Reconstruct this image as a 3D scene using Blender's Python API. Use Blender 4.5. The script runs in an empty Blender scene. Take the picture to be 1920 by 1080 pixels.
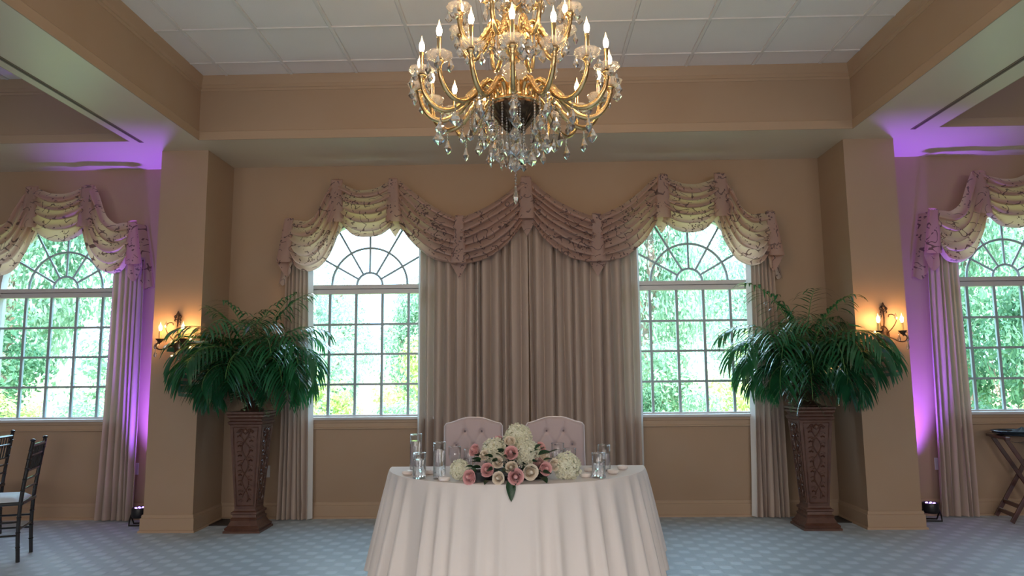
import bpy, bmesh, math, random
from math import sin, cos, pi, sqrt, atan2, radians
from mathutils import Vector, Matrix, Euler, noise
random.seed(7)
SC = bpy.context.scene
COL = SC.collection

# ------------------------------------------------------------------ camera, sky, sun, exposure
CAM_Y, CAM_Z = -7.1717, 1.3901
cam = bpy.data.cameras.new('camera'); camo = bpy.data.objects.new('camera', cam); COL.objects.link(camo)
cam.sensor_width = 36; cam.lens = 1327.8 / 1920 * 36; cam.clip_end = 300; cam.clip_start = .05
_p, _y, _r = .1218, .0236, .0098
fw = Vector((-sin(_y) * cos(_p), cos(_y) * cos(_p), sin(_p)))
rt = Vector((cos(_y), sin(_y), 0)); up = rt.cross(fw)
rt2 = rt * cos(_r) - up * sin(_r); up2 = rt * sin(_r) + up * cos(_r)
M = Matrix((rt2, up2, -fw)).transposed().to_4x4(); M.translation = (0, CAM_Y, CAM_Z)
camo.matrix_world = M
SC.camera = camo
vs = SC.view_settings
vs.view_transform = 'Standard'; vs.look = 'None'; vs.gamma = 1; vs.use_curve_mapping = False
vs.exposure = 0.38
SC.cycles.max_bounces = 10; SC.cycles.transmission_bounces = 8; SC.cycles.transparent_max_bounces = 16
SC.cycles.diffuse_bounces = 5; SC.cycles.glossy_bounces = 4
SC.cycles.sample_clamp_indirect = 6; SC.cycles.use_denoising = True
SC.cycles.caustics_refractive = False; SC.cycles.caustics_reflective = False

world = bpy.data.worlds.new('sky'); SC.world = world; world.use_nodes = True
wn = world.node_tree.nodes; wl = world.node_tree.links
bg = wn['Background']; bg.inputs['Strength'].default_value = 7.2
_tc = wn.new('ShaderNodeTexCoord'); _nz = wn.new('ShaderNodeTexNoise'); _nz.inputs['Scale'].default_value = 2.2
_nz.inputs['Detail'].default_value = 6
_cr = wn.new('ShaderNodeValToRGB'); _cr.color_ramp.elements[0].position = .38; _cr.color_ramp.elements[1].position = .62
_cr.color_ramp.elements[0].color = (.34, .60, .92, 1); _cr.color_ramp.elements[1].color = (.66, .86, 1.0, 1)
wl.new(_tc.outputs['Generated'], _nz.inputs['Vector']); wl.new(_nz.outputs['Fac'], _cr.inputs['Fac'])
wl.new(_cr.outputs['Color'], bg.inputs['Color'])

def light(name, kind, loc, power, color, rot=(0, 0, 0), parent=None, **kw):
    l = bpy.data.lights.new(name, kind); l.energy = power; l.color = color
    portal = kw.pop('portal', False)
    for k, v in kw.items(): setattr(l, k, v)
    o = bpy.data.objects.new(name, l); COL.objects.link(o); o.location = loc; o.rotation_euler = rot
    if portal: l.cycles.is_portal = True
    if parent: o.parent = parent
    return o
light('sun', 'SUN', (0, -20, 30), 11, (1, .95, .84), (radians(38), 0, radians(18)), angle=.02)
WINX = (-4.8375, -1.6425, 1.6425, 4.8375)
for wx in WINX:
    light('window_portal', 'AREA', (wx, .16, 1.98), 1, (1, 1, 1), (radians(-90), 0, 0), shape='RECTANGLE', size=1.4, size_y=2.05, portal=True)
# added fill panels at the unseen end of the hall, facing the alcove
for wx in (-5, 0, 5):
    light('rear_fill', 'AREA', (wx, -13.2, 2.3), 95, (1, .91, .85), (radians(60), 0, 0), shape='RECTANGLE', size=3.0, size_y=2.6, spread=radians(120))

# added downward spots out of view; their carpet bounce brightens the ceiling
for wx in (-1.9, -.04, 1.8):
    for wy in (-5.7, -8.1, -10.5):
        light('bounce_spot', 'SPOT', (wx, wy, 4.12), 200, (1, .95, .90), spot_size=radians(84), spot_blend=.7, shadow_soft_size=.08)

# ------------------------------------------------------------------ materials
def mat(name, col=(.5, .5, .5), rough=.6, metal=0, spec=.5, bump=None, var=None, trans=0, ior=1.45, emit=None, estr=0, sheen=0, coat=0):
    m = bpy.data.materials.new(name); m.use_nodes = True
    nt = m.node_tree; b = nt.nodes['Principled BSDF']
    b.inputs['Base Color'].default_value = (*col, 1); b.inputs['Roughness'].default_value = rough
    b.inputs['Metallic'].default_value = metal; b.inputs['Specular IOR Level'].default_value = spec
    b.inputs['Transmission Weight'].default_value = trans; b.inputs['IOR'].default_value = ior
    b.inputs['Sheen Weight'].default_value = sheen; b.inputs['Coat Weight'].default_value = coat
    if emit: b.inputs['Emission Color'].default_value = (*emit, 1); b.inputs['Emission Strength'].default_value = estr
    tc = nt.nodes.new('ShaderNodeTexCoord')
    if var:   # (scale, second colour, detail)
        n = nt.nodes.new('ShaderNodeTexNoise'); n.inputs['Scale'].default_value = var[0]; n.inputs['Detail'].default_value = 4
        nt.links.new(tc.outputs['Object'], n.inputs['Vector'])
        r = nt.nodes.new('ShaderNodeValToRGB'); r.color_ramp.elements[0].position = .35; r.color_ramp.elements[1].position = .65
        r.color_ramp.elements[0].color = (*col, 1); r.color_ramp.elements[1].color = (*var[1], 1)
        nt.links.new(n.outputs['Fac'], r.inputs['Fac']); nt.links.new(r.outputs['Color'], b.inputs['Base Color'])
    if bump:  # (scale xyz, strength, distance)
        mp = nt.nodes.new('ShaderNodeMapping'); mp.inputs['Scale'].default_value = bump[0]
        n = nt.nodes.new('ShaderNodeTexNoise'); n.inputs['Scale'].default_value = 1; n.inputs['Detail'].default_value = 3
        nt.links.new(tc.outputs['Object'], mp.inputs['Vector']); nt.links.new(mp.outputs['Vector'], n.inputs['Vector'])
        bp = nt.nodes.new('ShaderNodeBump'); bp.inputs['Strength'].default_value = bump[1]; bp.inputs['Distance'].default_value = bump[2]
        nt.links.new(n.outputs['Fac'], bp.inputs['Height']); nt.links.new(bp.outputs['Normal'], b.inputs['Normal'])
    return m

def add_translucent(m, col, fac, col_socket=None):
    nt = m.node_tree; b = nt.nodes['Principled BSDF']; out = nt.nodes['Material Output']
    t = nt.nodes.new('ShaderNodeBsdfTranslucent'); t.inputs['Color'].default_value = (*col, 1)
    mx = nt.nodes.new('ShaderNodeMixShader'); mx.inputs['Fac'].default_value = fac
    nt.links.new(b.outputs[0], mx.inputs[1]); nt.links.new(t.outputs[0], mx.inputs[2]); nt.links.new(mx.outputs[0], out.inputs['Surface'])
    return t, mx

WALLC = (.40, .287, .203)
M_wall = mat('wall_fabric_tan', WALLC, .85, spec=.2, bump=((220, 220, 160), .25, .002), var=(2.0, (.395, .275, .188)))
M_trim = mat('trim_paint_tan', (.43, .305, .21), .5, spec=.35)
M_soffit = mat('soffit_paint', (.70, .60, .47), .33, spec=.5)
M_white = mat('window_white_paint', (.56, .56, .57), .35)  # white paint darkened: backlit shade put into the colour
M_muntin = mat('muntin_backlit_grey', (.34, .42, .46), .4)  # white muntins, their grey silhouette against the sky put into the colour
M_tile = mat('ceiling_tile', (.88, .84, .83), .9, spec=.2, bump=((150, 150, 150), .3, .003), var=(1.2, (.85, .81, .80)))
M_tbar = mat('ceiling_grid_white', (.80, .77, .76), .5)
M_dark = mat('black_gap', (.02, .02, .02), .8)
M_brass = mat('brass', (.66, .46, .23), .25, 1.0, bump=((60, 60, 60), .12, .002))
M_bronze = mat('dark_bronze', (.12, .075, .045), .3, .85, var=(30, (.05, .03, .02)))
M_sconce = mat('sconce_iron', (.055, .032, .022), .45, .6, var=(60, (.12, .075, .05)))
M_candle = mat('candle_sleeve_wax', (.80, .55, .22), .5, emit=(1, .55, .15), estr=.12)  # faint emission added: bulb glow put into the sleeve
M_bulb = mat('lit_bulb', (1, .9, .7), .3, emit=(1.0, .66, .34), estr=105)
M_bulb2 = mat('lit_sconce_bulb', (1, .9, .7), .3, emit=(1.0, .50, .18), estr=260)
M_bulb_tip = mat('bulb_glass_tip', (1, .85, .65), .1, emit=(1.0, .62, .30), estr=2.2)
M_crystal = mat('crystal', (1, 1, 1), .0, trans=1.0, ior=1.55, spec=.8)
M_glass = mat('clear_glass', (1, 1, 1), .0, trans=1.0, ior=1.3)
M_water = mat('water', (.96, .98, 1), .0, trans=1.0, ior=1.33)
M_linen = mat('white_linen', (.88, .80, .755), .75, spec=.3, sheen=.2, bump=((45, 45, 45), .18, .003))
add_translucent(M_linen, (.8, .7, .66), .12)
M_drape = mat('taupe_drape', (.47, .375, .32), .62, spec=.35, sheen=.25, bump=((300, 300, 60), .25, .001))
add_translucent(M_drape, (.62, .52, .42), .10)
M_lining = mat('drape_lining', (.78, .78, .78), .7)
M_velvet = mat('lilac_grey_velvet', (.48, .39, .40), .55, sheen=.6, spec=.3)
M_silver = mat('pale_silver', (.82, .80, .86), .3, .3)  # colour of the chair edge highlight, also used for the stand's bolts
M_vbutton = mat('velvet_button', (.16, .13, .15), .5)
M_black = mat('black_lacquer', (.012, .011, .013), .22, coat=.5)
M_wood = mat('mahogany', (.045, .014, .012), .28, coat=.4, var=(12, (.075, .022, .018)))
M_ped = mat('carved_brown_resin', (.085, .036, .024), .34, spec=.6, coat=.25, var=(14, (.12, .055, .036)), bump=((40, 40, 40), .35, .006))
M_urn = mat('urn_bronze', (.05, .028, .02), .35, .3, var=(18, (.1, .055, .035)))
M_tray = mat('tray_black', (.03, .045, .06), .16)
M_napkin = mat('dark_napkin', (.02, .03, .035), .8)
M_plate = mat('outlet_plate', (.62, .62, .66), .4)
M_plastic = mat('black_plastic', (.015, .015, .018), .4)
M_led = mat('violet_leds', (.3, .1, .8), .3, emit=(.45, .25, 1.0), estr=6)
M_wax = mat('white_wax', (.88, .80, .76), .5, spec=.4)
M_pink = mat('pink_petal', (.80, .40, .40), .6, sheen=.3, var=(18, (.88, .52, .50)))
M_dusty = mat('dusty_petal', (.45, .24, .22), .6, sheen=.3)
M_cream = mat('cream_petal', (.88, .74, .58), .6, sheen=.3, var=(18, (.92, .82, .70)))
M_hyd = mat('hydrangea_petal', (.90, .88, .70), .6, sheen=.2, var=(22, (.92, .90, .78)))
for _m, _c in ((M_pink, (.9, .5, .5)), (M_cream, (.9, .8, .6)), (M_hyd, (.9, .9, .7))): add_translucent(_m, _c, .2)
M_rleaf = mat('rose_leaf', (.018, .045, .022), .4, var=(20, (.03, .08, .035)))
M_frond = mat('palm_green', (.012, .085, .045), .2, spec=1.0, coat=.5, var=(3.5, (.03, .16, .07)))
add_translucent(M_frond, (.07, .32, .09), .22)
M_rachis = mat('palm_stem', (.10, .22, .06), .45)
M_ivy = mat('ivy_leaf', (.10, .28, .12), .4, var=(40, (.45, .55, .35)))
M_soil = mat('soil', (.02, .015, .01), .9)
M_cush = mat('cushion_white', (.55, .62, .70), .5)
M_grass = mat('lawn', (.22, .30, .10), .9, var=(.6, (.36, .38, .16)))
M_bark = mat('bark', (.22, .16, .13), .9)
def leafmat(name, a, b, t):
    m = mat(name, a, .5, spec=.5, var=(1.1, b)); add_translucent(m, t, .35); return m
M_leafA = leafmat('leaf_mid_green', (.13, .28, .17), (.34, .48, .36), (.36, .52, .34))
M_leafB = leafmat('leaf_yellow_green', (.34, .46, .14), (.56, .62, .26), (.60, .70, .30))
M_leafC = leafmat('leaf_dark_green', (.03, .11, .06), (.11, .24, .13), (.14, .28, .14))
M_leafD = leafmat('leaf_hazed_green', (.38, .52, .46), (.58, .68, .62), (.55, .66, .56))  # distance haze and overexposed daylight put into the leaf colour
M_vent = mat('vent_dark_metal', (.05, .042, .038), .4, .5)
M_slotd = mat('slot_dark_brown', (.09, .06, .045), .6)
M_slot = mat('slot_diffuser_brown', (.20, .135, .10), .5)

# thin window glass: mostly clear, a little mirror
M_pane = bpy.data.materials.new('window_glass'); M_pane.use_nodes = True
_nt = M_pane.node_tree; _nt.nodes.remove(_nt.nodes['Principled BSDF'])
_tr = _nt.nodes.new('ShaderNodeBsdfTransparent'); _tr.inputs['Color'].default_value = (.97, .99, .985, 1); _gl = _nt.nodes.new('ShaderNodeBsdfGlossy'); _gl.inputs['Roughness'].default_value = .02
_mx = _nt.nodes.new('ShaderNodeMixShader'); _fr = _nt.nodes.new('ShaderNodeLayerWeight'); _fr.inputs['Blend'].default_value = .25
_pw = _nt.nodes.new('ShaderNodeMath'); _pw.operation = 'POWER'; _pw.inputs[1].default_value = 3; _nt.links.new(_fr.outputs['Facing'], _pw.inputs[0])
_nt.links.new(_pw.outputs[0], _mx.inputs[0]); _nt.links.new(_tr.outputs[0], _mx.inputs[1]); _nt.links.new(_gl.outputs[0], _mx.inputs[2])
_nt.links.new(_mx.outputs[0], _nt.nodes['Material Output'].inputs['Surface'])

# thin drinking-glass wall material: clear with fresnel mirror (used for crystal scallops too)
def thin_glass(name, ior, tint):
    m = bpy.data.materials.new(name); m.use_nodes = True; nt = m.node_tree; nt.nodes.remove(nt.nodes['Principled BSDF'])
    t = nt.nodes.new('ShaderNodeBsdfTransparent'); t.inputs['Color'].default_value = (*tint, 1)
    g = nt.nodes.new('ShaderNodeBsdfGlossy'); g.inputs['Roughness'].default_value = .03
    x = nt.nodes.new('ShaderNodeMixShader'); lw = nt.nodes.new('ShaderNodeLayerWeight'); lw.inputs['Blend'].default_value = .5
    f = nt.nodes.new('ShaderNodeMath'); f.operation = 'POWER'; f.inputs[1].default_value = 2.2; nt.links.new(lw.outputs['Facing'], f.inputs[0])
    f2 = nt.nodes.new('ShaderNodeMath'); f2.operation = 'MULTIPLY_ADD'; f2.inputs[1].default_value = .75; f2.inputs[2].default_value = .04; nt.links.new(f.outputs[0], f2.inputs[0]); f = f2
    nt.links.new(f.outputs[0], x.inputs[0]); nt.links.new(t.outputs[0], x.inputs[1]); nt.links.new(g.outputs[0], x.inputs[2])
    nt.links.new(x.outputs[0], nt.nodes['Material Output'].inputs['Surface']); return m
def frosty(m, fac, col=(1, .96, .92)):
    nt = m.node_tree; out = nt.nodes['Material Output']; src = out.inputs['Surface'].links[0].from_socket
    t = nt.nodes.new('ShaderNodeBsdfTranslucent'); t.inputs['Color'].default_value = (*col, 1); d = nt.nodes.new('ShaderNodeBsdfDiffuse'); d.inputs['Color'].default_value = (*col, 1)
    a = nt.nodes.new('ShaderNodeMixShader'); nt.links.new(t.outputs[0], a.inputs[1]); nt.links.new(d.outputs[0], a.inputs[2])
    x = nt.nodes.new('ShaderNodeMixShader'); x.inputs[0].default_value = fac; nt.links.new(src, x.inputs[1]); nt.links.new(a.outputs[0], x.inputs[2]); nt.links.new(x.outputs[0], out.inputs['Surface'])
frosty(M_crystal, .10)
M_dish = thin_glass('fluted_crystal', 1.5, (.97, .97, .97)); frosty(M_dish, .17, (1, .93, .87))
M_thin = thin_glass('thin_vase_glass', 1.5, (.985, .99, .995))

# carpet: pale grey blue loop pile with a staggered woven dash pattern
def carpet():
    m = mat('carpet_grey_blue', (.30, .36, .40), .5, spec=.6, sheen=.25)
    nt = m.node_tree; b = nt.nodes['Principled BSDF']; tc = nt.nodes['Texture Coordinate']
    def N(op, a=None, b_=None, c=None):
        n = nt.nodes.new('ShaderNodeMath'); n.operation = op
        for i, v in enumerate((a, b_, c)):
            if v is None: continue
            if isinstance(v, (int, float)): n.inputs[i].default_value = v
            else: nt.links.new(v, n.inputs[i])
        return n.outputs[0]
    sx = nt.nodes.new('ShaderNodeSeparateXYZ'); nt.links.new(tc.outputs['Object'], sx.inputs[0])
    big = nt.nodes.new('ShaderNodeTexNoise'); big.inputs['Scale'].default_value = 3.0; big.inputs['Detail'].default_value = 3; nt.links.new(tc.outputs['Object'], big.inputs['Vector'])
    wob = N('MULTIPLY', big.outputs['Fac'], .9)
    X = N('SINE', N('MULTIPLY_ADD', sx.outputs[0], 2 * pi / .21, wob)); Y = N('SINE', N('MULTIPLY_ADD', sx.outputs[1], 2 * pi / .22, wob))
    w = N('MULTIPLY', X, Y)
    r = nt.nodes.new('ShaderNodeMapRange'); r.interpolation_type = 'SMOOTHSTEP'; r.inputs['From Min'].default_value = -.1; r.inputs['From Max'].default_value = .65; nt.links.new(w, r.inputs['Value'])
    f = N('MULTIPLY', r.outputs[0], N('MULTIPLY_ADD', big.outputs['Fac'], 1.2, .3))
    mx = nt.nodes.new('ShaderNodeMix'); mx.data_type = 'RGBA'; mx.inputs[6].default_value = (.235, .32, .385, 1); mx.inputs[7].default_value = (.37, .47, .54, 1)
    nt.links.new(f, mx.inputs[0]); nt.links.new(mx.outputs[2], b.inputs['Base Color'])
    fine = nt.nodes.new('ShaderNodeTexNoise'); fine.inputs['Scale'].default_value = 160; nt.links.new(tc.outputs['Object'], fine.inputs['Vector'])
    bp = nt.nodes.new('ShaderNodeBump'); bp.inputs['Strength'].default_value = .5; bp.inputs['Distance'].default_value = .006
    nt.links.new(N('MULTIPLY_ADD', fine.outputs['Fac'], .4, f), bp.inputs['Height']); nt.links.new(bp.outputs['Normal'], b.inputs['Normal'])
    return m
M_carpet = carpet()

# swag cloth: mauve taupe sheer with a printed vine and berry motif that shows dark against the window
def swag_mat():
    m = mat('embroidered_swag', (.40, .295, .275), .5, spec=.4, sheen=.3)
    nt = m.node_tree; b = nt.nodes['Principled BSDF']; tc = nt.nodes['Texture Coordinate']
    mp = nt.nodes.new('ShaderNodeMapping'); mp.inputs['Scale'].default_value = (1, .35, 1)
    nt.links.new(tc.outputs['Object'], mp.inputs['Vector'])
    n1 = nt.nodes.new('ShaderNodeTexNoise'); n1.inputs['Scale'].default_value = 11; n1.inputs['Detail'].default_value = .6
    nt.links.new(mp.outputs['Vector'], n1.inputs['Vector'])
    s = nt.nodes.new('ShaderNodeMath'); s.operation = 'SUBTRACT'; s.inputs[1].default_value = .5; nt.links.new(n1.outputs['Fac'], s.inputs[0])
    a = nt.nodes.new('ShaderNodeMath'); a.operation = 'ABSOLUTE'; nt.links.new(s.outputs[0], a.inputs[0])
    l = nt.nodes.new('ShaderNodeMath'); l.operation = 'LESS_THAN'; l.inputs[1].default_value = .021; nt.links.new(a.outputs[0], l.inputs[0])
    mk = nt.nodes.new('ShaderNodeTexNoise'); mk.inputs['Scale'].default_value = 13; nt.links.new(tc.outputs['Object'], mk.inputs['Vector'])
    mg = nt.nodes.new('ShaderNodeMath'); mg.operation = 'GREATER_THAN'; mg.inputs[1].default_value = .5; nt.links.new(mk.outputs['Fac'], mg.inputs[0])
    l0 = l; l = nt.nodes.new('ShaderNodeMath'); l.operation = 'MULTIPLY'; nt.links.new(l0.outputs[0], l.inputs[0]); nt.links.new(mg.outputs[0], l.inputs[1])
    v = nt.nodes.new('ShaderNodeTexVoronoi'); v.inputs['Scale'].default_value = 38; nt.links.new(mp.outputs['Vector'], v.inputs['Vector'])
    d = nt.nodes.new('ShaderNodeMath'); d.operation = 'LESS_THAN'; d.inputs[1].default_value = .36; nt.links.new(v.outputs['Distance'], d.inputs[0])
    a2 = nt.nodes.new('ShaderNodeTexNoise'); a2.inputs['Scale'].default_value = 9; nt.links.new(mp.outputs['Vector'], a2.inputs['Vector'])
    g = nt.nodes.new('ShaderNodeMath'); g.operation = 'GREATER_THAN'; g.inputs[1].default_value = .585; nt.links.new(a2.outputs['Fac'], g.inputs[0])
    dg = nt.nodes.new('ShaderNodeMath'); dg.operation = 'MULTIPLY'; nt.links.new(d.outputs[0], dg.inputs[0]); nt.links.new(g.outputs[0], dg.inputs[1])
    mot = nt.nodes.new('ShaderNodeMath'); mot.operation = 'MAXIMUM'; nt.links.new(l.outputs[0], mot.inputs[0]); nt.links.new(dg.outputs[0], mot.inputs[1])
    mc = nt.nodes.new('ShaderNodeMix'); mc.data_type = 'RGBA'; mc.inputs[6].default_value = (.44, .335, .31, 1); mc.inputs[7].default_value = (.25, .165, .155, 1)
    nt.links.new(mot.outputs[0], mc.inputs[0]); nt.links.new(mc.outputs[2], b.inputs['Base Color'])
    t, mx = add_translucent(m, (.75, .62, .48), .42)
    mt = nt.nodes.new('ShaderNodeMix'); mt.data_type = 'RGBA'; mt.inputs[6].default_value = (1.0, .66, .45, 1); mt.inputs[7].default_value = (.12, .06, .05, 1)
    nt.links.new(mot.outputs[0], mt.inputs[0]); nt.links.new(mt.outputs[2], t.inputs['Color'])
    return m
M_swag = swag_mat()

# ------------------------------------------------------------------ mesh helpers
class MB:
    def __init__(s): s.v = []; s.f = []; s.m = []
    def add(s, vs, fs, mi=0):
        n = len(s.v); s.v += [tuple(p) for p in vs]; s.f += [tuple(i + n for i in f) for f in fs]; s.m += [mi] * len(fs)
    def box(s, x0, x1, y0, y1, z0, z1, mi=0):
        s.add([(x0, y0, z0), (x1, y0, z0), (x1, y1, z0), (x0, y1, z0), (x0, y0, z1), (x1, y0, z1), (x1, y1, z1), (x0, y1, z1)],
              [(3, 2, 1, 0), (4, 5, 6, 7), (0, 1, 5, 4), (1, 2, 6, 5), (2, 3, 7, 6), (3, 0, 4, 7)], mi)
    def loft(s, rings, closed=True, cap=True, mi=0):
        n = len(rings[0]); vs = [p for r in rings for p in r]; fs = []
        for i in range(len(rings) - 1):
            for j in range(n if closed else n - 1):
                k = (j + 1) % n; fs.append((i * n + j, i * n + k, (i + 1) * n + k, (i + 1) * n + j))
        if cap and closed: fs.append(tuple(range(n))[::-1]); fs.append(tuple((len(rings) - 1) * n + j for j in range(n)))
        s.add(vs, fs, mi)
    def tube(s, pts, r, seg=8, mi=0, cap=True, flat=1.0):
        pts = [Vector(p) for p in pts]; rings = []; prev = None
        for i, p in enumerate(pts):
            d = (pts[min(i + 1, len(pts) - 1)] - pts[max(i - 1, 0)]).normalized()
            if prev is None:
                a = Vector((0, 0, 1)) if abs(d.z) < .9 else Vector((1, 0, 0)); prev = d.cross(a).normalized()
            n = (prev - d * prev.dot(d)).normalized(); prev = n; b = d.cross(n)
            rr = r[i] if isinstance(r, (list, tuple)) else r
            rings.append([p + (n * cos(2 * pi * k / seg) + b * sin(2 * pi * k / seg) * flat) * rr for k in range(seg)])
        s.loft(rings, True, cap, mi)
    def lathe(s, prof, seg=20, c=(0, 0, 0), mi=0, cap=False, wob=None):
        rings = []
        for r, z in prof:
            rings.append([(c[0] + cos(2 * pi * k / seg) * (r * (1 + (wob(k / seg * 2 * pi, r, z) if wob else 0))), c[1] + sin(2 * pi * k / seg) * (r * (1 + (wob(k / seg * 2 * pi, r, z) if wob else 0))), c[2] + z) for k in range(seg)])
        s.loft(rings, True, cap, mi)
    def grid(s, fn, nu, nv, mi=0):
        vs = [fn(i / nu, j / nv) for j in range(nv + 1) for i in range(nu + 1)]
        fs = [(j * (nu + 1) + i, j * (nu + 1) + i + 1, (j + 1) * (nu + 1) + i + 1, (j + 1) * (nu + 1) + i) for j in range(nv) for i in range(nu)]
        s.add(vs, fs, mi)
    def mesh(s, name, mats, smooth=True, angle=None):
        me = bpy.data.meshes.new(name); me.from_pydata(s.v, [], s.f); me.update()
        for m in (mats if isinstance(mats, (list, tuple)) else [mats]): me.materials.append(m)
        me.polygons.foreach_set('material_index', s.m)
        if smooth:
            me.polygons.foreach_set('use_smooth', [True] * len(me.polygons))
            if angle: me.set_sharp_from_angle(angle=radians(angle))
        return me
    def build(s, name, mats, parent=None, smooth=True, angle=35, loc=None):
        return link(name, s.mesh(name, mats, smooth, angle), parent, loc)

def link(name, me, parent=None, loc=None, rot=None, scale=None):
    o = bpy.data.objects.new(name, me); COL.objects.link(o)
    if parent: o.parent = parent
    if loc: o.location = loc
    if rot: o.rotation_euler = rot
    if scale: o.scale = scale if isinstance(scale, (tuple, list, Vector)) else (scale,) * 3
    return o
def tag(o, label=None, cat=None, group=None, kind=None):
    if label: o['label'] = label
    if cat: o['category'] = cat
    if group: o['group'] = group
    if kind: o['kind'] = kind
    return o
def thing(name, label, cat, loc=(0, 0, 0), rz=0, group=None, kind=None):
    o = bpy.data.objects.new(name, None); COL.objects.link(o); o.location = loc; o.rotation_euler = (0, 0, rz); o.empty_display_size = .1
    return tag(o, label, cat, group, kind)
def kids(o): return [c for c in bpy.data.objects if c.parent == o]
def copy_tree(o, parent=None, label=None, loc=None):
    c = o.copy(); COL.objects.link(c); c.parent = parent
    if label: c['label'] = label
    if loc: c.location = loc
    for ch in kids(o): copy_tree(ch, c)
    return c
def crom(pts, n):
    pts = [Vector(p) for p in pts]; P = [pts[0] * 2 - pts[1]] + pts + [pts[-1] * 2 - pts[-2]]; out = []
    m = len(pts) - 1
    for k in range(n + 1):
        t = k / n * m; i = min(int(t), m - 1); t -= i; a, b, c, d = P[i:i + 4]
        out.append(.5 * ((2 * b) + (c - a) * t + (2 * a - 5 * b + 4 * c - d) * t * t + (3 * b - a - 3 * c + d) * t ** 3))
    return out
def bevel(o, w=.004, seg=2):
    md = o.modifiers.new('bevel', 'BEVEL'); md.width = w; md.segments = seg; md.limit_method = 'ANGLE'; return o
def sweep(mb, path, prof, closed=False):
    """profile (out, z) swept along a 2D path; out points to the right-hand side"""
    n = len(path); rings = []
    for i in range(n):
        p = Vector(path[i]); a = Vector(path[i - 1]) if i > 0 or closed else None; b = Vector(path[(i + 1) % n]) if i < n - 1 or closed else None
        ns = []
        if a is not None: d = (p - a).normalized(); ns.append(Vector((d.y, -d.x)))
        if b is not None: d = (b - p).normalized(); ns.append(Vector((d.y, -d.x)))
        if len(ns) == 2: s = ns[0] + ns[1]; nn = s * (2 / s.length_squared)
        else: nn = ns[0]
        rings.append([(p.x + nn.x * o, p.y + nn.y * o, z) for o, z in prof])
    mb.loft(rings, closed=False, cap=False)

# ------------------------------------------------------------------ the room
ZC, ZS = 4.1955, 3.5772          # tile ceiling, beam soffit
YB, YP = -.8873, -.5978          # inner face of the cross beam, front of the pillars
PIL = ((-3.5375, -3.0829), (2.9974, 3.4686))
XB = (-3.0434, 2.9641); XBO = (-3.69, 3.73)
XW = 8.4; YR = -13.5
mb = MB(); mb.box(-XW, XW, YR, .02, -.05, 0); mb.build('floor', M_carpet, smooth=False)['kind'] = 'structure'

# window wall with four arched openings (2D curve filled, extruded, converted)
ZT, ZSILL, RW = 2.32, .985, .70
cu = bpy.data.curves.new('wall_outline', 'CURVE'); cu.dimensions = '2D'; cu.fill_mode = 'BOTH'; cu.extrude = .07
def spl(pts):
    s = cu.splines.new('POLY'); s.points.add(len(pts) - 1)
    for q, (x, z) in zip(s.points, pts): q.co = (x, z, 0, 1)
    s.use_cyclic_u = True
spl([(-XW, 0), (XW, 0), (XW, 4.3), (-XW, 4.3)])
for wx in WINX:
    spl([(wx - RW, ZSILL), (wx + RW, ZSILL)] + [(wx + RW * cos(a * pi / 32), ZT + RW * sin(a * pi / 32)) for a in range(33)])
tmp = bpy.data.objects.new('tmp', cu); COL.objects.link(tmp)
dg = bpy.context.evaluated_depsgraph_get(); dg.update()
wme = bpy.data.meshes.new_from_object(tmp.evaluated_get(dg)); bpy.data.objects.remove(tmp)
wme.transform(Matrix.Translation((0, .07, 0)) @ Matrix.Rotation(radians(90), 4, 'X')); wme.materials.clear(); wme.materials.append(M_wall)
wb_ = link('wall_back', wme); wb_['kind'] = 'structure'
for nm, a in (('wall_left', (-XW - .1, -XW, YR, .14, 0, 4.3)), ('wall_right', (XW, XW + .1, YR, .14, 0, 4.3)), ('wall_front', (-XW - .1, XW + .1, YR - .1, YR, 0, 4.3))):
    mb = MB(); mb.box(*a); mb.build(nm, M_wall, smooth=False)['kind'] = 'structure'
mb = MB(); mb.box(-XW - .3, XW + .3, YR - .3, .45, 4.32, 4.5); mb.build('roof_slab', M_wall, smooth=False)['kind'] = 'structure'

# pillars
for i, (a, b) in enumerate(PIL):
    mb = MB(); mb.box(a, b, YP, 0, 0, ZS)
    o = mb.build('pillar', M_wall, smooth=False); o['kind'] = 'structure'
    o['label'] = ('tan wall pillar with the sconce left of the head table alcove', 'tan wall pillar with the sconce right of the head table alcove')[i]
# beams
def beam(name, a, lab):
    mb = MB(); mb.box(*a)
    me = mb.mesh(name, [M_wall, M_soffit], False)
    for p in me.polygons:
        if p.normal.z < -.5: p.material_index = 1
    o = link(name, me); o['kind'] = 'structure'; o['label'] = lab
beam('cross_beam', (-XW, XW, YB, 0, ZS, 4.3), 'wide tan cross beam above the window wall')
beam('ceiling_beam', (XBO[0], XB[0], YR, YB, ZS, 4.3), 'tan ceiling beam left of the middle coffer')
beam('ceiling_beam', (XB[1], XBO[1], YR, YB, ZS, 4.3), 'tan ceiling beam right of the middle coffer')
# crown mouldings and lower bands in each coffer
crown = [(0, ZC - .15), (.005, ZC - .148), (.005, ZC - .125), (.013, ZC - .12), (.013, ZC - .09), (.008, ZC - .086), (.018, ZC - .05), (.026, ZC - .03), (.026, ZC)]
band = [(0, ZS), (.008, ZS), (.008, ZS + .078), (.002, ZS + .086), (0, ZS + .086)]
paths = {'trim_1': [(XB[0], YR), (XB[0], YB), (XB[1], YB), (XB[1], YR)], 'trim_2': [(-XW, YR), (-XW, YB), (XBO[0], YB), (XBO[0], YR)], 'trim_3': [(XBO[1], YR), (XBO[1], YB), (XW, YB), (XW, YR)]}
for nm, path in paths.items():
    mb = MB(); sweep(mb, path, crown); sweep(mb, path, band); mb.build(nm, M_trim, angle=25)['kind'] = 'structure'
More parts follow.
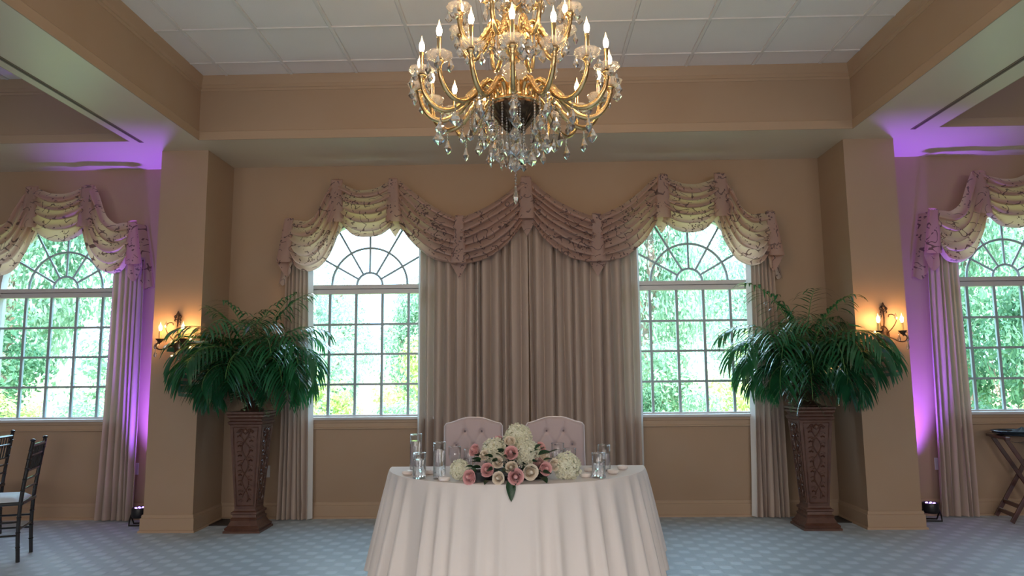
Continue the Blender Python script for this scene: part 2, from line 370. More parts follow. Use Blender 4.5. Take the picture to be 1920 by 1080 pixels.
# baseboard around the window wall and pillars
base = [(0, .155), (.008, .155), (.012, .145), (.012, .128), (.02, .124), (.02, .022), (.03, .016), (.034, 0)]
mb = MB()
pth = [(-XW, 0), (PIL[0][0], 0), (PIL[0][0], YP), (PIL[0][1], YP), (PIL[0][1], 0), (PIL[1][0], 0), (PIL[1][0], YP), (PIL[1][1], YP), (PIL[1][1], 0), (XW, 0)]
sweep(mb, pth, base); mb.build('baseboard_back', M_trim, angle=25)['kind'] = 'structure'

# suspended ceilings: lay-in tiles in a T-bar grid
T = .61
def ceiling(name, x0, x1, gx, lab):
    root = thing(name, None, None, kind='structure'); root['label'] = lab
    tile_me = {}
    xs = []; k = math.floor((x0 - gx) / T)
    while gx + k * T < x1: xs.append((max(x0, gx + k * T), min(x1, gx + (k + 1) * T))); k += 1
    ys = []; y = YB; yn = -1.1648
    while y > -4.6: ys.append((yn, y)); y = yn; yn -= T
    g = MB()
    for (a, b) in xs:
        if b - a < .03: continue
        for (c, d) in ys:
            key = (round(b - a, 3), round(d - c, 3))
            if key not in tile_me:
                w, h = (b - a) / 2 - .010, (d - c) / 2 - .010; t = MB()
                t.loft([[(-w, -h, 0.02), (w, -h, 0.02), (w, h, 0.02), (-w, h, 0.02)], [(-w, -h, .003), (w, -h, .003), (w, h, .003), (-w, h, .003)],
                        [(-w + .012, -h + .012, -.006), (w - .012, -h + .012, -.006), (w - .012, h - .012, -.006), (-w + .012, h - .012, -.006)]][::-1])
                tile_me[key] = t.mesh('ceiling_tile', M_tile, False)
            link('ceiling_tile', tile_me[key], root, ((a + b) / 2, (c + d) / 2, ZC + .007 + random.uniform(-.0015, .001)), (random.uniform(-.002, .002), random.uniform(-.002, .002), 0))
    for (a, b) in xs[1:]: g.box(a - .012, a + .012, ys[-1][0], YB, ZC - .006, ZC + .03)
    for (c, d) in ys[:-1]: g.box(x0, x1, c - .012, c + .012, ZC - .0055, ZC + .031)
    g.build('ceiling_grid', M_tbar, root, False)['kind'] = 'stuff'
    b = MB(); b.box(x0, x1, YR, ys[-1][0] - .001, ZC, ZC + .05); b.box(x0, x1, YR, YB, ZC + .06, ZC + .1); b.build('ceiling_deck', M_tile, root, False)
ceiling('ceiling', XB[0], XB[1], .2544 - 6 * T, 'white tiled ceiling of the middle coffer')
ceiling('ceiling', -XW, XBO[0], -6.1, 'white tiled ceiling of the left side coffer')
ceiling('ceiling', XBO[1], XW, 3.9, 'white tiled ceiling of the right side coffer')
# linear air slots let into the soffits
for i, (x, y0, y1, w) in enumerate(((-3.595, -6, -.86, .02), (3.52, -6, -.85, .022))):
    r = thing('slot_diffuser', ('long brown air slot in the left beam soffit', 'long brown air slot in the right beam soffit')[i], 'vent', (x, y1, ZS))
    mb = MB(); mb.box(-w, w, y0 - y1, 0, -.004, .0); mb.build('flange', M_slot, r, False)
    mb = MB(); mb.box(-w * .35, w * .35, y0 - y1 + .02, -.02, -.006, -.0042); mb.build('slot', M_slotd, r, False)

# ------------------------------------------------------------------ windows
LS = .2715; ROWZ = [1.003, 1.308, 1.613, 1.918, 2.222]
def window(n, wx):
    r = thing('window_%d' % n, ('white arched window at far left with leafy trees behind', 'white arched window left of the centre drapes, sky in its fan light',
              'white arched window right of the centre drapes', 'white arched window at far right with dark shrubs behind')[n - 1], None, (wx, 0, 0), kind='structure')
    del_y = .055
    f = MB()                                                        # frame: jambs and arch
    pts = [(-.70, .985)] + [(-.70 * cos(a * pi / 32), ZT + .70 * sin(a * pi / 32)) for a in range(33)] + [(.70, .985)]
    inn = [(-.665, .985)] + [(-.665 * cos(a * pi / 32), ZT + .665 * sin(a * pi / 32)) for a in range(33)] + [(.665, .985)]
    rings = [[(a[0], .025, a[1]), (b[0], .025, b[1]), (b[0], .115, b[1]), (a[0], .115, a[1])] for a, b in zip(pts, inn)]
    f.loft(rings); f.build('frame', M_white, r, True, 30)
    t = MB(); t.box(-.68, .68, .02, .10, 2.285, 2.325); t.box(-.68, .68, .035, .10, 2.232, 2.277); t.box(-.68, .68, .06, .10, 2.27, 2.29); t.build('transom', M_white, r, False)
    t = MB(); t.box(-.68, .68, .04, .10, .985, 1.003); t.build('bottom_rail', M_white, r, False)
    t = MB(); t.box(-.80, .80, -.05, .13, .958, .986); bevel(t.build('window_sill', M_white, r, False), .006)
    t = MB(); sweep(t, [(-.76, 0), (.76, 0)], [(0, .958), (.022, .958), (.022, .93), (.014, .925), (.014, .885), (.02, .88), (.02, .868), (0, .862)]); t.build('apron', M_trim, r, True, 30)
    for k in range(4):
        m = MB(); x = (k - 1.5) * LS; m.box(x - .013, x + .013, del_y - .005, del_y + .02, 1.003, 2.235); m.build('muntin', M_muntin, r, False)
    for z in ROWZ[1:4]:
        m = MB(); m.box(-.67, .67, del_y - .002, del_y + .018, z - .011, z + .011); m.build('muntin', M_muntin, r, False)
    for rr in (.133, .392):
        m = MB(); m.tube([(rr * cos(a * pi / 24), del_y + .008, ZT + rr * sin(a * pi / 24)) for a in range(25)], .0125, 6); m.build('fan_arc', M_muntin, r)
    for a in (30, 60, 90, 120, 150):
        c, s_ = cos(radians(a)), sin(radians(a)); m = MB(); m.tube([(.133 * c, del_y + .008, ZT + .133 * s_), (.67 * c, del_y + .008, ZT + .67 * s_)], .0115, 6); m.build('fan_spoke', M_muntin, r)
    for i in range(5):
        xa, xb = max(-.665, (i - 2.5) * LS + .009), min(.665, (i - 1.5) * LS - .009)
        for j in range(4):
            za, zb = ROWZ[j] + (.009 if j else 0), ROWZ[j + 1] - .009
            m = MB(); m.box(xa, xb, del_y + .006, del_y + .010, za, zb); m.build('pane', M_pane, r, False)
    def sector(r0, r1, a0, a1):
        n = 8; m = MB(); ring = lambda y: [(r1 * cos(a0 + (a1 - a0) * k / n), y, ZT + r1 * sin(a0 + (a1 - a0) * k / n)) for k in range(n + 1)] + ([(r0 * cos(a1 - (a1 - a0) * k / n), y, ZT + r0 * sin(a1 - (a1 - a0) * k / n)) for k in range(n + 1)] if r0 else [])
        m.loft([ring(del_y + .010), ring(del_y + .006)]); m.build('pane', M_pane, r, False)
    sector(0, .13, .02, pi - .02)
    for k in range(6):
        for r0, r1 in ((.14, .385), (.40, .66)): sector(r0, r1, k * pi / 6 + .012, (k + 1) * pi / 6 - .012)
    return r
for n, wx in enumerate(WINX): window(n + 1, wx)

# ------------------------------------------------------------------ drapes
def drape(name, label, xt, xb, npl, yc=-.10, amp=.066, z1=2.95, seed=0, group=None, z0=.012, edge=None):
    rnd = random.Random(seed); root = thing(name, label, 'curtain', ((xb[0] + xb[1]) / 2, yc, 0), 0, group)
    ws = [rnd.uniform(.6, 1.5) for _ in range(npl)]; tot = sum(ws); cum = [0]
    for w in ws: cum.append(cum[-1] + w / tot)
    am = [rnd.uniform(.7, 1.15) for _ in range(npl)]
    nseg = 12; cx = (xb[0] + xb[1]) / 2
    def fn(u, v):
        k = min(int(u * npl), npl - 1); f = u * npl - k
        s = cum[k] + (cum[k + 1] - cum[k]) * (f + .10 * sin(2 * pi * f))
        a = amp * am[k] * (.72 + .28 * (1 - v) + .08 * sin(5 * v + k * 1.7))
        y = -a * cos(2 * pi * f) * (1 if cos(2 * pi * f) > 0 else .9)
        y += .010 * sin(3.1 * v + k) 
        x0 = xt[0] + (xb[0] - xt[0]) * (1 - v) ** 1.2; x1 = xt[1] + (xb[1] - xt[1]) * (1 - v) ** 1.2
        x = x0 + (x1 - x0) * s + .010 * sin(4 * v + k * 2.3) * (1 - v)
        return (x - cx, y, z0 + (z1 - z0) * v)
    mb = MB(); mb.grid(fn, npl * nseg, 26); mb.build('panel', M_drape, root, True, None)
    if edge is not None:    # turned back lining along the edge that faces the window
        u = 0 if edge < 0 else 1
        pts = [fn(u, j / 26) for j in range(27)]
        mb = MB(); mb.grid(lambda a, v: (lambda p: (p[0] - edge * .006 + edge * .035 * a, p[1] + .02 + .055 * a, p[2]))(pts[int(round(v * 26))]), 3, 26); mb.build('lining', M_lining, root)
    # header rod hidden by the valance
    mb = MB(); mb.tube([(xt[0] - cx + .03, .02, z1 - .03), (xt[1] - cx - .03, .02, z1 - .03)], .010, 8); mb.build('curtain_rod', M_bronze, root)
    return root
drape('drape', 'pair of wide taupe drapes in the centre, panel left of the opening', (-1.085, -.006), (-1.10, -.008), 11, seed=3, edge=-1)
drape('drape', 'wide taupe drape in the centre, panel right of the opening', (.006, 1.085), (.000, 1.085), 11, seed=8, edge=1)
drape('drape', 'narrow taupe drape behind the left carved pedestal', (-2.46, -2.235), (-2.475, -2.165), 6, amp=.035, seed=4, edge=1, z1=2.62)
drape('drape', 'narrow taupe drape behind the right carved pedestal', (2.225, 2.455), (2.16, 2.475), 6, amp=.035, seed=5, edge=-1, z1=2.62)
drape('drape', 'taupe drape with violet light beside the far left window', (-4.23, -3.92), (-4.272, -3.877), 6, amp=.04, seed=6, edge=-1, z1=2.62)
drape('drape', 'taupe drape with violet light beside the far right window', (3.965, 4.265), (3.895, 4.253), 6, amp=.04, seed=9, edge=1, z1=2.62)

# ------------------------------------------------------------------ swag valances
def curve2(pts, n):
    return crom([(p[0], p[1], 0) for p in pts], n)
A_top = [(-2.39, 2.966), (-2.30, 2.962), (-2.223, 2.961), (-2.128, 3.045), (-2.054, 3.223), (-1.985, 3.357)]
A_bot = [(-2.39, 2.60), (-2.309, 2.467), (-2.183, 2.441), (-2.051, 2.518), (-1.95, 2.698), (-1.893, 2.891)]
B_top = [(-1.91, 3.352), (-1.79, 3.30), (-1.66, 3.278), (-1.52, 3.30), (-1.39, 3.365)]
B_bot = [(-1.885, 2.925), (-1.765, 2.809), (-1.617, 2.777), (-1.475, 2.805), (-1.345, 2.90)]
C_top = [(-1.30, 3.362), (-1.20, 3.28), (-1.09, 3.185), (-.93, 3.07), (-.72, 2.965)]
C_bot = [(-1.285, 2.885), (-1.194, 2.746), (-1.083, 2.632), (-.946, 2.541), (-.72, 2.484)]
D_top = [(-.68, 2.955), (-.52, 3.02), (-.33, 3.12), (-.18, 3.225), (-.03, 3.345)]
D_bot = [(-.68, 2.484), (-.463, 2.527), (-.329, 2.593), (-.18, 2.715), (-.06, 2.875)]
def mir(p): return [(-x, z) for x, z in p][::-1]
def shf(p, d): return [(x + d, z) for x, z in p]
def swag(root, ox, top, bot, nf, seed, y0=-.185):
    rnd = random.Random(seed); NU, NV = 30, nf * 9
    t = curve2(top, NU); b = curve2(bot, NU); ph = rnd.uniform(0, 6)
    fr = [rnd.uniform(.75, 1.3) for _ in range(nf)]; tot = sum(fr); cum = [0]
    for w in fr: cum.append(cum[-1] + w / tot)
    def fn(u, v):
        i = min(int(round(u * NU)), NU); k = min(int(v * nf), nf - 1); f = v * nf - k
        vv = cum[k] + (cum[k + 1] - cum[k]) * f
        vv2 = vv + .035 * sin(pi * u) * sin(2 * pi * vv + ph)
        p = t[i].lerp(b[i], max(0, min(1, vv2)))
        belly = sin(pi * u) ** .6
        ridge = abs(sin(pi * f ** 1.7)) ** .8
        amp = (.066 + .020 * sin(u * 4 + k * 2.1 + seed)) * (1 - .30 * belly * vv)
        y = y0 + .004 - .055 * belly * (.3 + .7 * sin(pi * min(1, vv * .9 + .1))) - amp * ridge + .012 * noise.noise(Vector((p.x * 6, p.y * 6, seed)))
        z = p.y - .030 * sin(pi * f ** 1.7) * (1 - abs(2 * vv - 1) ** 6) + (.006 * noise.noise(Vector((p.x * 9, k, seed))))
        return (p.x - ox, y, z)
    mb = MB(); mb.grid(fn, NU, NV); return mb.build('swag', M_swag, root, True, None)
def tail(root, ox, x0, x1, zt, b0, b1, zb, depth=.045, y0=-.22, tip=.07):
    """trumpet-shaped tail: narrow flattened cone, open mouth with a lower pointed lip behind"""
    xc0, w0 = (x0 + x1) / 2, (x1 - x0) / 2; xc1, w1 = (b0 + b1) / 2, (b1 - b0) / 2; n = 20; rings = []
    for j in range(15):
        v = j / 14; ve = v ** 1.1; ring = []
        for k in range(n):
            a = 2 * pi * k / n; w = w0 + (w1 - w0) * ve; d = .022 + depth * ve
            cx = xc0 + (xc1 - xc0) * ve
            front = -sin(a)                                         # 1 = towards the room
            drop = v * ((zt - zb) + (tip * (1 - front) * .5 * (1 - abs(cos(a))) * 2 if v > .6 else 0) * (v - .6) / .4) - .010 * cos(2 * a) * v
            sx = max(-1, min(1, cos(a) * 1.25))
            ring.append((cx - ox + w * sx, y0 - d * front * .8 + .006 * sin(3 * a + v * 3), zt + .012 * (1 - v) * sin(a) - drop))
        rings.append(ring)
    mb = MB(); mb.loft(rings, True, False)
    mb.loft([rings[0], [(xc0 - ox, y0, zt)] * n], True, False)
    o = mb.build('tail', M_swag, root, True, None); return o
def jabot(root, ox, x, s, zt, zb):
    """return at the valance end: pleated cascade from the board down the side, s = outward direction"""
    def fn(u, v):
        w = .035 + .115 * v; y = -.205 + .19 * u
        xx = x - ox + s * (-.02 + (w + .03) * u + .014 * sin(u * 9) * v) ; zz = zt - (zt - zb) * v * (.80 + .20 * u + .05 * sin(u * 12))
        return (xx, y, zz)
    mb = MB(); mb.grid(fn, 16, 14); mb.build('return_cascade', M_swag, root, True, None)
# centre valance
cv = thing('swag_valance', 'long mauve embroidered swag valance over the centre drapes and both middle windows', 'valance', (0, 0, 2.4))
for i, (a, b, nf) in enumerate(((A_top, A_bot, 6), (B_top, B_bot, 6), (C_top, C_bot, 7), (D_top, D_bot, 7))):
    for s_ in (0, 1):
        o = swag(cv, 0, mir(a) if s_ else a, mir(b) if s_ else b, nf, 11 + i * 2 + s_); o.location.z = -2.4
for (x0, x1, zt, b0, b1, zb) in ((-2.448, -2.367, 2.975, -2.519, -2.373, 2.535), (-1.985, -1.875, 3.372, -2.02, -1.85, 2.935), (-1.405, -1.315, 3.372, -1.425, -1.255, 2.93), (-.728, -.645, 2.98, -.772, -.613, 2.505)):
    for s_ in (1, -1):
        o = tail(cv, 0, min(x0 * s_, x1 * s_), max(x0 * s_, x1 * s_), zt, min(b0 * s_, b1 * s_), max(b0 * s_, b1 * s_), zb); o.location.z = -2.4
o = tail(cv, 0, -.067, .04, 3.365, -.091, .075, 2.94, tip=.08, y0=-.235); o.location.z = -2.4
for s_ in (1, -1):
    jabot(cv, 0, 2.40 * s_, s_, 2.97, 2.30)
for o in kids(cv): o.location.z = -2.4
for o in kids(cv): o.location.z = -2.4
def side_valance(cx, lab):
    d = cx + 1.64; r = thing('swag_valance', lab, 'valance', (cx, 0, 2.4))
    swag(r, cx, shf(A_top, d), shf(A_bot, d), 5, 31); swag(r, cx, shf(B_top, d), shf(B_bot, d), 5, 32)
    mt = [(-3.28 - x, z) for x, z in A_top][::-1]; mbt = [(-3.28 - x, z) for x, z in A_bot][::-1]
    swag(r, cx, shf(mt, d), shf(mbt, d), 5, 33)
    for (x0, x1, zt, b0, b1, zb) in ((-2.448, -2.367, 2.975, -2.519, -2.373, 2.535), (-1.985, -1.875, 3.352, -2.02, -1.85, 2.925)):
        tail(r, cx, x0 + d, x1 + d, zt, b0 + d, b1 + d, zb); tail(r, cx, -3.28 - x1 + d, -3.28 - x0 + d, zt, -3.28 - b1 + d, -3.28 - b0 + d, zb)
    jabot(r, cx, -2.40 + d, -1, 2.97, 2.28); jabot(r, cx, -3.28 + 2.40 + d, 1, 2.97, 2.28)
    for o in kids(r): o.location.z = -2.4
side_valance(-4.78, 'mauve embroidered swag valance over the far left window')
side_valance(4.775, 'mauve embroidered swag valance over the far right window')

# ------------------------------------------------------------------ head table and cloth
TCX, TCY, TZ, RX, RY = -.095, -2.17, .765, .868, .84
tb = thing('sweetheart_table', 'half round table under the white cloth', 'table', (TCX, TCY, 0))
mb = MB(); ring = [(RX * .985 * cos(pi + a * pi / 32), RY * .985 * sin(pi + a * pi / 32)) for a in range(33)]
mb.loft([[(x, y, TZ - .035) for x, y in ring], [(x, y, TZ - .008) for x, y in ring]]); mb.build('tabletop', M_wood, tb, True, 30)
for x, y in ((-.6, -.08), (.6, -.08), (-.3, -.6), (.3, -.6)):
    mb = MB(); mb.tube([(x, y, 0), (x, y, TZ - .036)], .016, 10); mb.build('leg', M_bronze, tb)
def cloth(name, inset, hem, flare, fold_amp, seed, label, n=260, topless=False):
    rnd = random.Random(seed); per = pi * (RX + RY) / 2 + 2 * RX
    def rim(s):           # s 0..1 : front arc first (left to right), then the straight back
        L1 = pi * (RX + RY) / 2; q = s * per
        if q < L1:
            a = pi + q / L1 * pi; x, y = RX * cos(a), RY * sin(a); nx, ny = cos(a) / RX, sin(a) / RY; l = sqrt(nx * nx + ny * ny); nx, ny = nx / l, ny / l; ang = q / L1
            e = min(ang, 1 - ang) / .06                      # blend the normal near the back corners
            if e < 1:
                ny2 = ny * e + .55 * (1 - e); l = sqrt(nx * nx + ny2 * ny2); nx, ny = nx / l, ny2 / l
            return x, y, nx, ny, ang
        t = (q - L1) / (2 * RX); x = RX - 2 * RX * t; e = min(t, 1 - t) / .07; nx, ny = 0, 1
        if e < 1: nx = (1 if t < .5 else -1) * (1 - e) * .85; l = sqrt(nx * nx + 1); nx, ny = nx / l, 1 / l
        return x, 0, nx, ny, -1
    NF = 34; ph = [rnd.uniform(-.35, .35) for _ in range(NF + 1)]; am = [rnd.uniform(.5, 1.3) for _ in range(NF + 1)]
    rows = [0, .004, .012, .03, .06, .1, .16, .24, .33, .43, .54, .66, .78, .9, 1.0]
    def pt(s, row):
        x, y, nx, ny, ang = rim(s % 1); h = hem(ang); t = rows[row]; drop = (TZ - h) * t
        k = s * NF; i = int(k) % NF; f = k - int(k); a0 = am[i] * (1 - f) + am[(i + 1) % NF] * f; p0 = ph[i] * (1 - f) + ph[(i + 1) % NF] * f
        wave = cos(2 * pi * (k + p0)); wave = wave * .8 + .2 * cos(4 * pi * (k + p0))
        rr = 1 - math.exp(-drop / .02)
        out = .006 * rr + flare * drop + fold_amp * a0 * wave * (drop ** .75) - inset
        flare_ = flare
        if ang < 0: out = .01 * rr + .05 * drop + .25 * fold_amp * wave * drop
        return (x + nx * out, y + ny * out, TZ - .010 * (1 - math.exp(-drop / .004)) * 0 - drop)
    mb = MB()
    mb.loft([[pt(i / n, j) for i in range(n)] for j in range(len(rows))], True, False)
    if not topless:
        mb.loft([[(0 + (pt(i / n, 0)[0]) * q, -.35 + (pt(i / n, 0)[1] + .35) * q, TZ) for i in range(n)] for q in (0.001, .5, 1)], True, False)
    o = mb.build(name, M_linen, None, True, None, (TCX, TCY, 0)); return tag(o, label, 'tablecloth')
def sm(a, b, x): x = max(0, min(1, (x - a) / (b - a))); return x * x * (3 - 2 * x)
def hem1(ang):
    if ang < 0: return .27
    e = min(ang, 1 - ang); return .265 - .125 * sm(0.01, .10, e) - .11 * sm(.10, .26, e)
cloth('tablecloth', .0, hem1, .165, .07, 5, 'white floor length tablecloth draped over the half round head table')
cloth('underlay_cloth', .012, lambda a: .012, .125, .055, 5, 'white under cloth showing below the tablecloth hem', topless=True)

# ------------------------------------------------------------------ tufted chairs
def tufted_chair(loc, label):
    r = thing('tufted_chair', label, 'chair', loc, 0, 'tufted velvet chairs behind the head table')
    W, Z0, ZT1, ZT2 = .222, .42, 1.022, 1.067
    btn = [(sx * .064, .962) for sx in (-1, 1)] + [(sx * .13, .860) for sx in (-1, 0, 1)] + [(sx * .064, .758) for sx in (-1, 1)] + [(sx * .13, .656) for sx in (-1, 0, 1)] + [(sx * .064, .554) for sx in (-1, 1)]
    lines = []
    for (x, z) in btn:
        for (x2, z2) in btn:
            if z2 < z - .05 and z - z2 < .12 and abs(x - x2) < .09: lines.append((x, z, x2, z2))
    for sx in (-1, 1): lines.append((sx * .064, .962, sx * .075, 1.06))
    def top(x):
        t = abs(x) / W; return ZT2 - (ZT2 - ZT1) * sm(.15, 1.0, t) - .02 * max(0, t - .93) / .07
    def front(x, z):
        d = .022
        for bx, bz in btn: d -= .022 * math.exp(-((x - bx) ** 2 + (z - bz) ** 2) / .00028)
        dl = 1
        for (x1, z1, x2, z2) in lines:
            vx, vz = x2 - x1, z2 - z1; t = max(0, min(1, ((x - x1) * vx + (z - z1) * vz) / (vx * vx + vz * vz))); dl = min(dl, (x - x1 - vx * t) ** 2 + (z - z1 - vz * t) ** 2)
        return d - .007 * math.exp(-dl / .00006)
    mb = MB()
    def fn(u, v):
        x = -W + 2 * W * u; zt = top(x); z = Z0 + (zt - Z0) * v; e = min(1, min(u, 1 - u) * 2 * W / .02, (1 - v) * (zt - Z0) / .02 + .0)
        e = sqrt(max(0, 1 - (1 - e) ** 2)); return (x, -.03 - front(x, z) * e - .012 * e, z)
    mb.grid(fn, 56, 72)
    def bk(u, v):
        x = W - 2 * W * u; z = Z0 + (top(x) - Z0) * v; return (x, .03, z)
    mb.grid(bk, 56, 20)
    ed = [(-W, Z0)] + [(-W, Z0 + (top(-W) - Z0) * k / 8) for k in range(1, 9)] + [(-W + 2 * W * k / 30, top(-W + 2 * W * k / 30)) for k in range(1, 30)] + [(W, Z0 + (top(W) - Z0) * (8 - k) / 8) for k in range(0, 9)]
    mb.loft([[(x, -.03, z), (x, .03, z)] for x, z in ed], False, False)
    bo = mb.build('backrest', M_velvet, r, True, 50); bo.rotation_euler = (radians(-4), 0, 0); bo.location = (0, .0, 0)
    p = MB(); p.tube([(x, -.031, z) for x, z in ed], .0055, 6); q = p.build('edge_highlight', M_silver, bo); q['label'] = 'pale silvery highlight along the edge'  # added rim: light reflected along the velvet edge, built as a pale tube
    for (x, z) in btn:
        m = MB(); m.lathe([(.001, .009), (.007, .007), (.011, .001), (.011, -.004)], 12); b = m.build('button', M_vbutton, bo); b.location = (x, -.036, z); b.rotation_euler = (radians(90), 0, 0)
    m = MB(); m.grid(lambda u, v: (-.225 + .45 * u, -.42 + .42 * v, .47 + .025 * (1 - (2 * u - 1) ** 4) * (1 - (2 * v - 1) ** 4)), 16, 16); m.box(-.225, .225, -.42, 0, .37, .472); s = m.build('seat', M_velvet, r, True, 50)
    for x in (-.19, .19):
        for y in (-.385, 0.0):
            m = MB(); m.tube([(x, y, .38), (x, y + (0 if y < -.1 else .03), 0)], [.022, .014], 8); m.build('leg', M_wood, r)
    return r
tufted_chair((-.437, -1.69, 0), 'lilac grey tufted chair behind the left half of the head table')
tufted_chair((.188, -1.69, 0), 'lilac grey tufted chair behind the right half of the head table')

# ------------------------------------------------------------------ table top glassware
def cyl_vase(x, y, r, h, water, label, n=28):
    t = thing('cylinder_vase', label, 'vase', (x, y, TZ + .001), 0, 'clear cylinder vases on the head table')
    m = MB(); w = .0022
    m.lathe([(.0005, 0), (r * .96, 0), (r, .003), (r, h - .002), (r - w / 2, h), (r - w, h - .002), (r - w, .012), (r * .5, .010), (.0005, .010)], n); m.build('glass', M_thin, t, True, 40)
    m = MB(); m.tube([((r - w / 2) * cos(2 * pi * k / n), (r - w / 2) * sin(2 * pi * k / n), h - .001) for k in range(n + 1)], .0024, 5); rim = m.build('rim', M_glass, t)
    m = MB(); m.lathe([(.0005, .011), (r - w - .0006, .0115), (r - w - .0006, water * h), (.0005, water * h)], n); m.build('water', M_water, t, True, 40)
    return t
V = [(-.757, -2.42, .040, .240, .82, 'tallest clear cylinder vase at the left end of the head table'),
     (-.684, -2.74, .041, .152, .74, 'short clear cylinder vase in front of the tallest one at left'),
     (-.558, -2.76, .039, .216, .80, 'clear cylinder vase between the short one and the goblet at left'),
     (-.405, -2.40, .037, .140, .55, 'short clear cylinder vase behind the left pink roses'),
     (-.222, -2.32, .042, .200, .60, 'clear cylinder vase mostly hidden behind the topmost pink rose'),
     (.184, -2.26, .044, .160, .68, 'wide clear cylinder vase right of the flowers, backed by a tufted chair'),
     (.262, -2.36, .040, .134, .60, 'short clear cylinder vase just behind the right hydrangea'),
     (.412, -2.76, .042, .146, .62, 'short clear cylinder vase at the front of the right end'),
     (.477, -2.45, .042, .164, .68, 'taller clear cylinder vase behind the short one at the right end')]
for a in V: cyl_vase(*a)
g = thing('water_goblet', 'clear stemmed water goblet left of the flowers', 'glass', (-.492, -2.50, TZ + .001))
m = MB(); m.lathe([(.0005, 0), (.034, .001), (.033, .004), (.008, .010), (.005, .02), (.005, .045), (.010, .055), (.026, .068), (.036, .09), (.041, .12), (.040, .165), (.0385, .165), (.039, .12), (.034, .092), (.024, .072), (.0005, .064)], 28); m.build('bowl', M_thin, g, True, 50)
m = MB(); m.tube([(.0393 * cos(2 * pi * k / 28), .0393 * sin(2 * pi * k / 28), .165) for k in range(29)], .0015, 5); m.build('rim', M_glass, g)
tlab = ['left of the short vase, at the table edge', 'between the two left front vases', 'in front of the left white hydrangea', 'just right of the right hydrangea', 'behind the one beside the right hydrangea', 'between the two right end vases', 'nearest the right end of the table']
for (x, y), l in zip([(-.785, -2.58), (-.640, -2.56), (-.516, -2.86), (.333, -2.74), (.375, -2.50), (.515, -2.60), (.600, -2.40)], tlab):
    t = thing('floating_candle', 'small round white candle ' + l, 'candle', (x, y, TZ + .001), random.uniform(0, 3), 'white candles lying on the head table')
    m = MB(); m.lathe([(.0005, 0), (.026, .001), (.034, .008), (.036, .018), (.031, .026), (.018, .024), (.0005, .021)], 20); m.build('wax', M_wax, t)
    m = MB(); m.tube([(0, 0, .020), (.001, 0, .029)], .0012, 5); m.build('wick', M_wax, t)

# ------------------------------------------------------------------ flower arrangement
def rose_mesh(name, m_):
    mb = MB(); rnd = random.Random(2)
    N = 30
    for k in range(N):
        t = k / (N - 1); a = k * 2.4; rr = .05 + .77 * t ** .95; tilt = .02 + 1.05 * t ** 1.6; hgt = .95 - .33 * t; w = .55 + .9 * t
        def fn(u, v, a=a, rr=rr, tilt=tilt, hgt=hgt, t=t, w=w):
            ang = a + (u - .5) * w * 1.9 * (1 - .15 * v); s = 1 - (2 * u - 1) ** 2 * .28 * v
            r = rr * (.55 + .45 * v ** .6) * (1 - (.62 - .45 * t) * v ** 2.5) + sin(tilt) * v ** 4 * .20 + .03 * (v > .9) * t * 2
            z = -.35 + (hgt + .35) * v * s - .22 * t * v ** 5
            return (r * cos(ang), r * sin(ang), z)
        mb.grid(fn, 5, 5)
    mb.lathe([(.0, -.6), (.2, -.5), (.5, -.3), (.6, 0)], 10)
    mb.lathe([(.22, -.2), (.24, .35), (.19, .70), (.10, .84), (.01, .86)], 14, wob=lambda a, r, z: .14 * sin(a * 2 + z * 5))
    return mb.mesh(name, m_)
def hyd_mesh():
    mb = MB(); rnd = random.Random(4); n = 210
    for i in range(n):
        z = 1 - 2 * (i + .5) / n
        if z < -.75: continue
        a = i * 2.39996; rr = sqrt(1 - z * z); nrm = Vector((rr * cos(a), rr * sin(a), z)); c = nrm * rnd.uniform(.78, 1.04)
        t1 = nrm.orthogonal().normalized(); t2 = nrm.cross(t1); ph = rnd.uniform(0, 1.5); tl = (nrm + Vector((rnd.uniform(-1, 1), rnd.uniform(-1, 1), rnd.uniform(-1, 1))) * .9) * 2
        for q in range(4):
            b = ph + q * pi / 2; d = t1 * cos(b) + t2 * sin(b); e = t1 * -sin(b) + t2 * cos(b); s = rnd.uniform(.13, .18)
            mb.add([c, c + d * s * .7 + e * s * .55 + tl * .05, c + d * s * 1.25 + tl * .01, c + d * s * .7 - e * s * .55 + tl * .05], [(0, 1, 2), (0, 2, 3)])
    mb.lathe([(.01, -.8), (.5, -.5), (.70, 0), (.5, .5), (.01, .7)], 14)
    return mb.mesh('hydrangea', M_hyd, True, 30)
def leaf_mesh(name, m_, L=1, W=.5):
    mb = MB()
    def fn(u, v):
        w = W * sin(pi * min(1, v ** .8)) ** .8 * (1 - .25 * v); x = (u - .5) * 2 * w * .5; return (x, L * v, abs(x) * .35 - .18 * v * v * L + .015 * sin(v * 14) * abs(u - .5))
    mb.grid(fn, 4, 8); return mb.mesh(name, m_)
ar = thing('flower_arrangement', 'low arrangement of pink and cream roses and white hydrangeas on the table', 'flowers', (-.10, -2.80, TZ))
AC = Vector((-.10, -2.70, TZ + .02))
me_h = hyd_mesh(); me_p = rose_mesh('rose_pink', M_pink); me_c = rose_mesh('rose_cream', M_cream); me_d = rose_mesh('rose_dusty', M_dusty); me_l = leaf_mesh('leaf', M_rleaf)
def aim(v): return v.to_track_quat('Z', 'Y').to_euler()
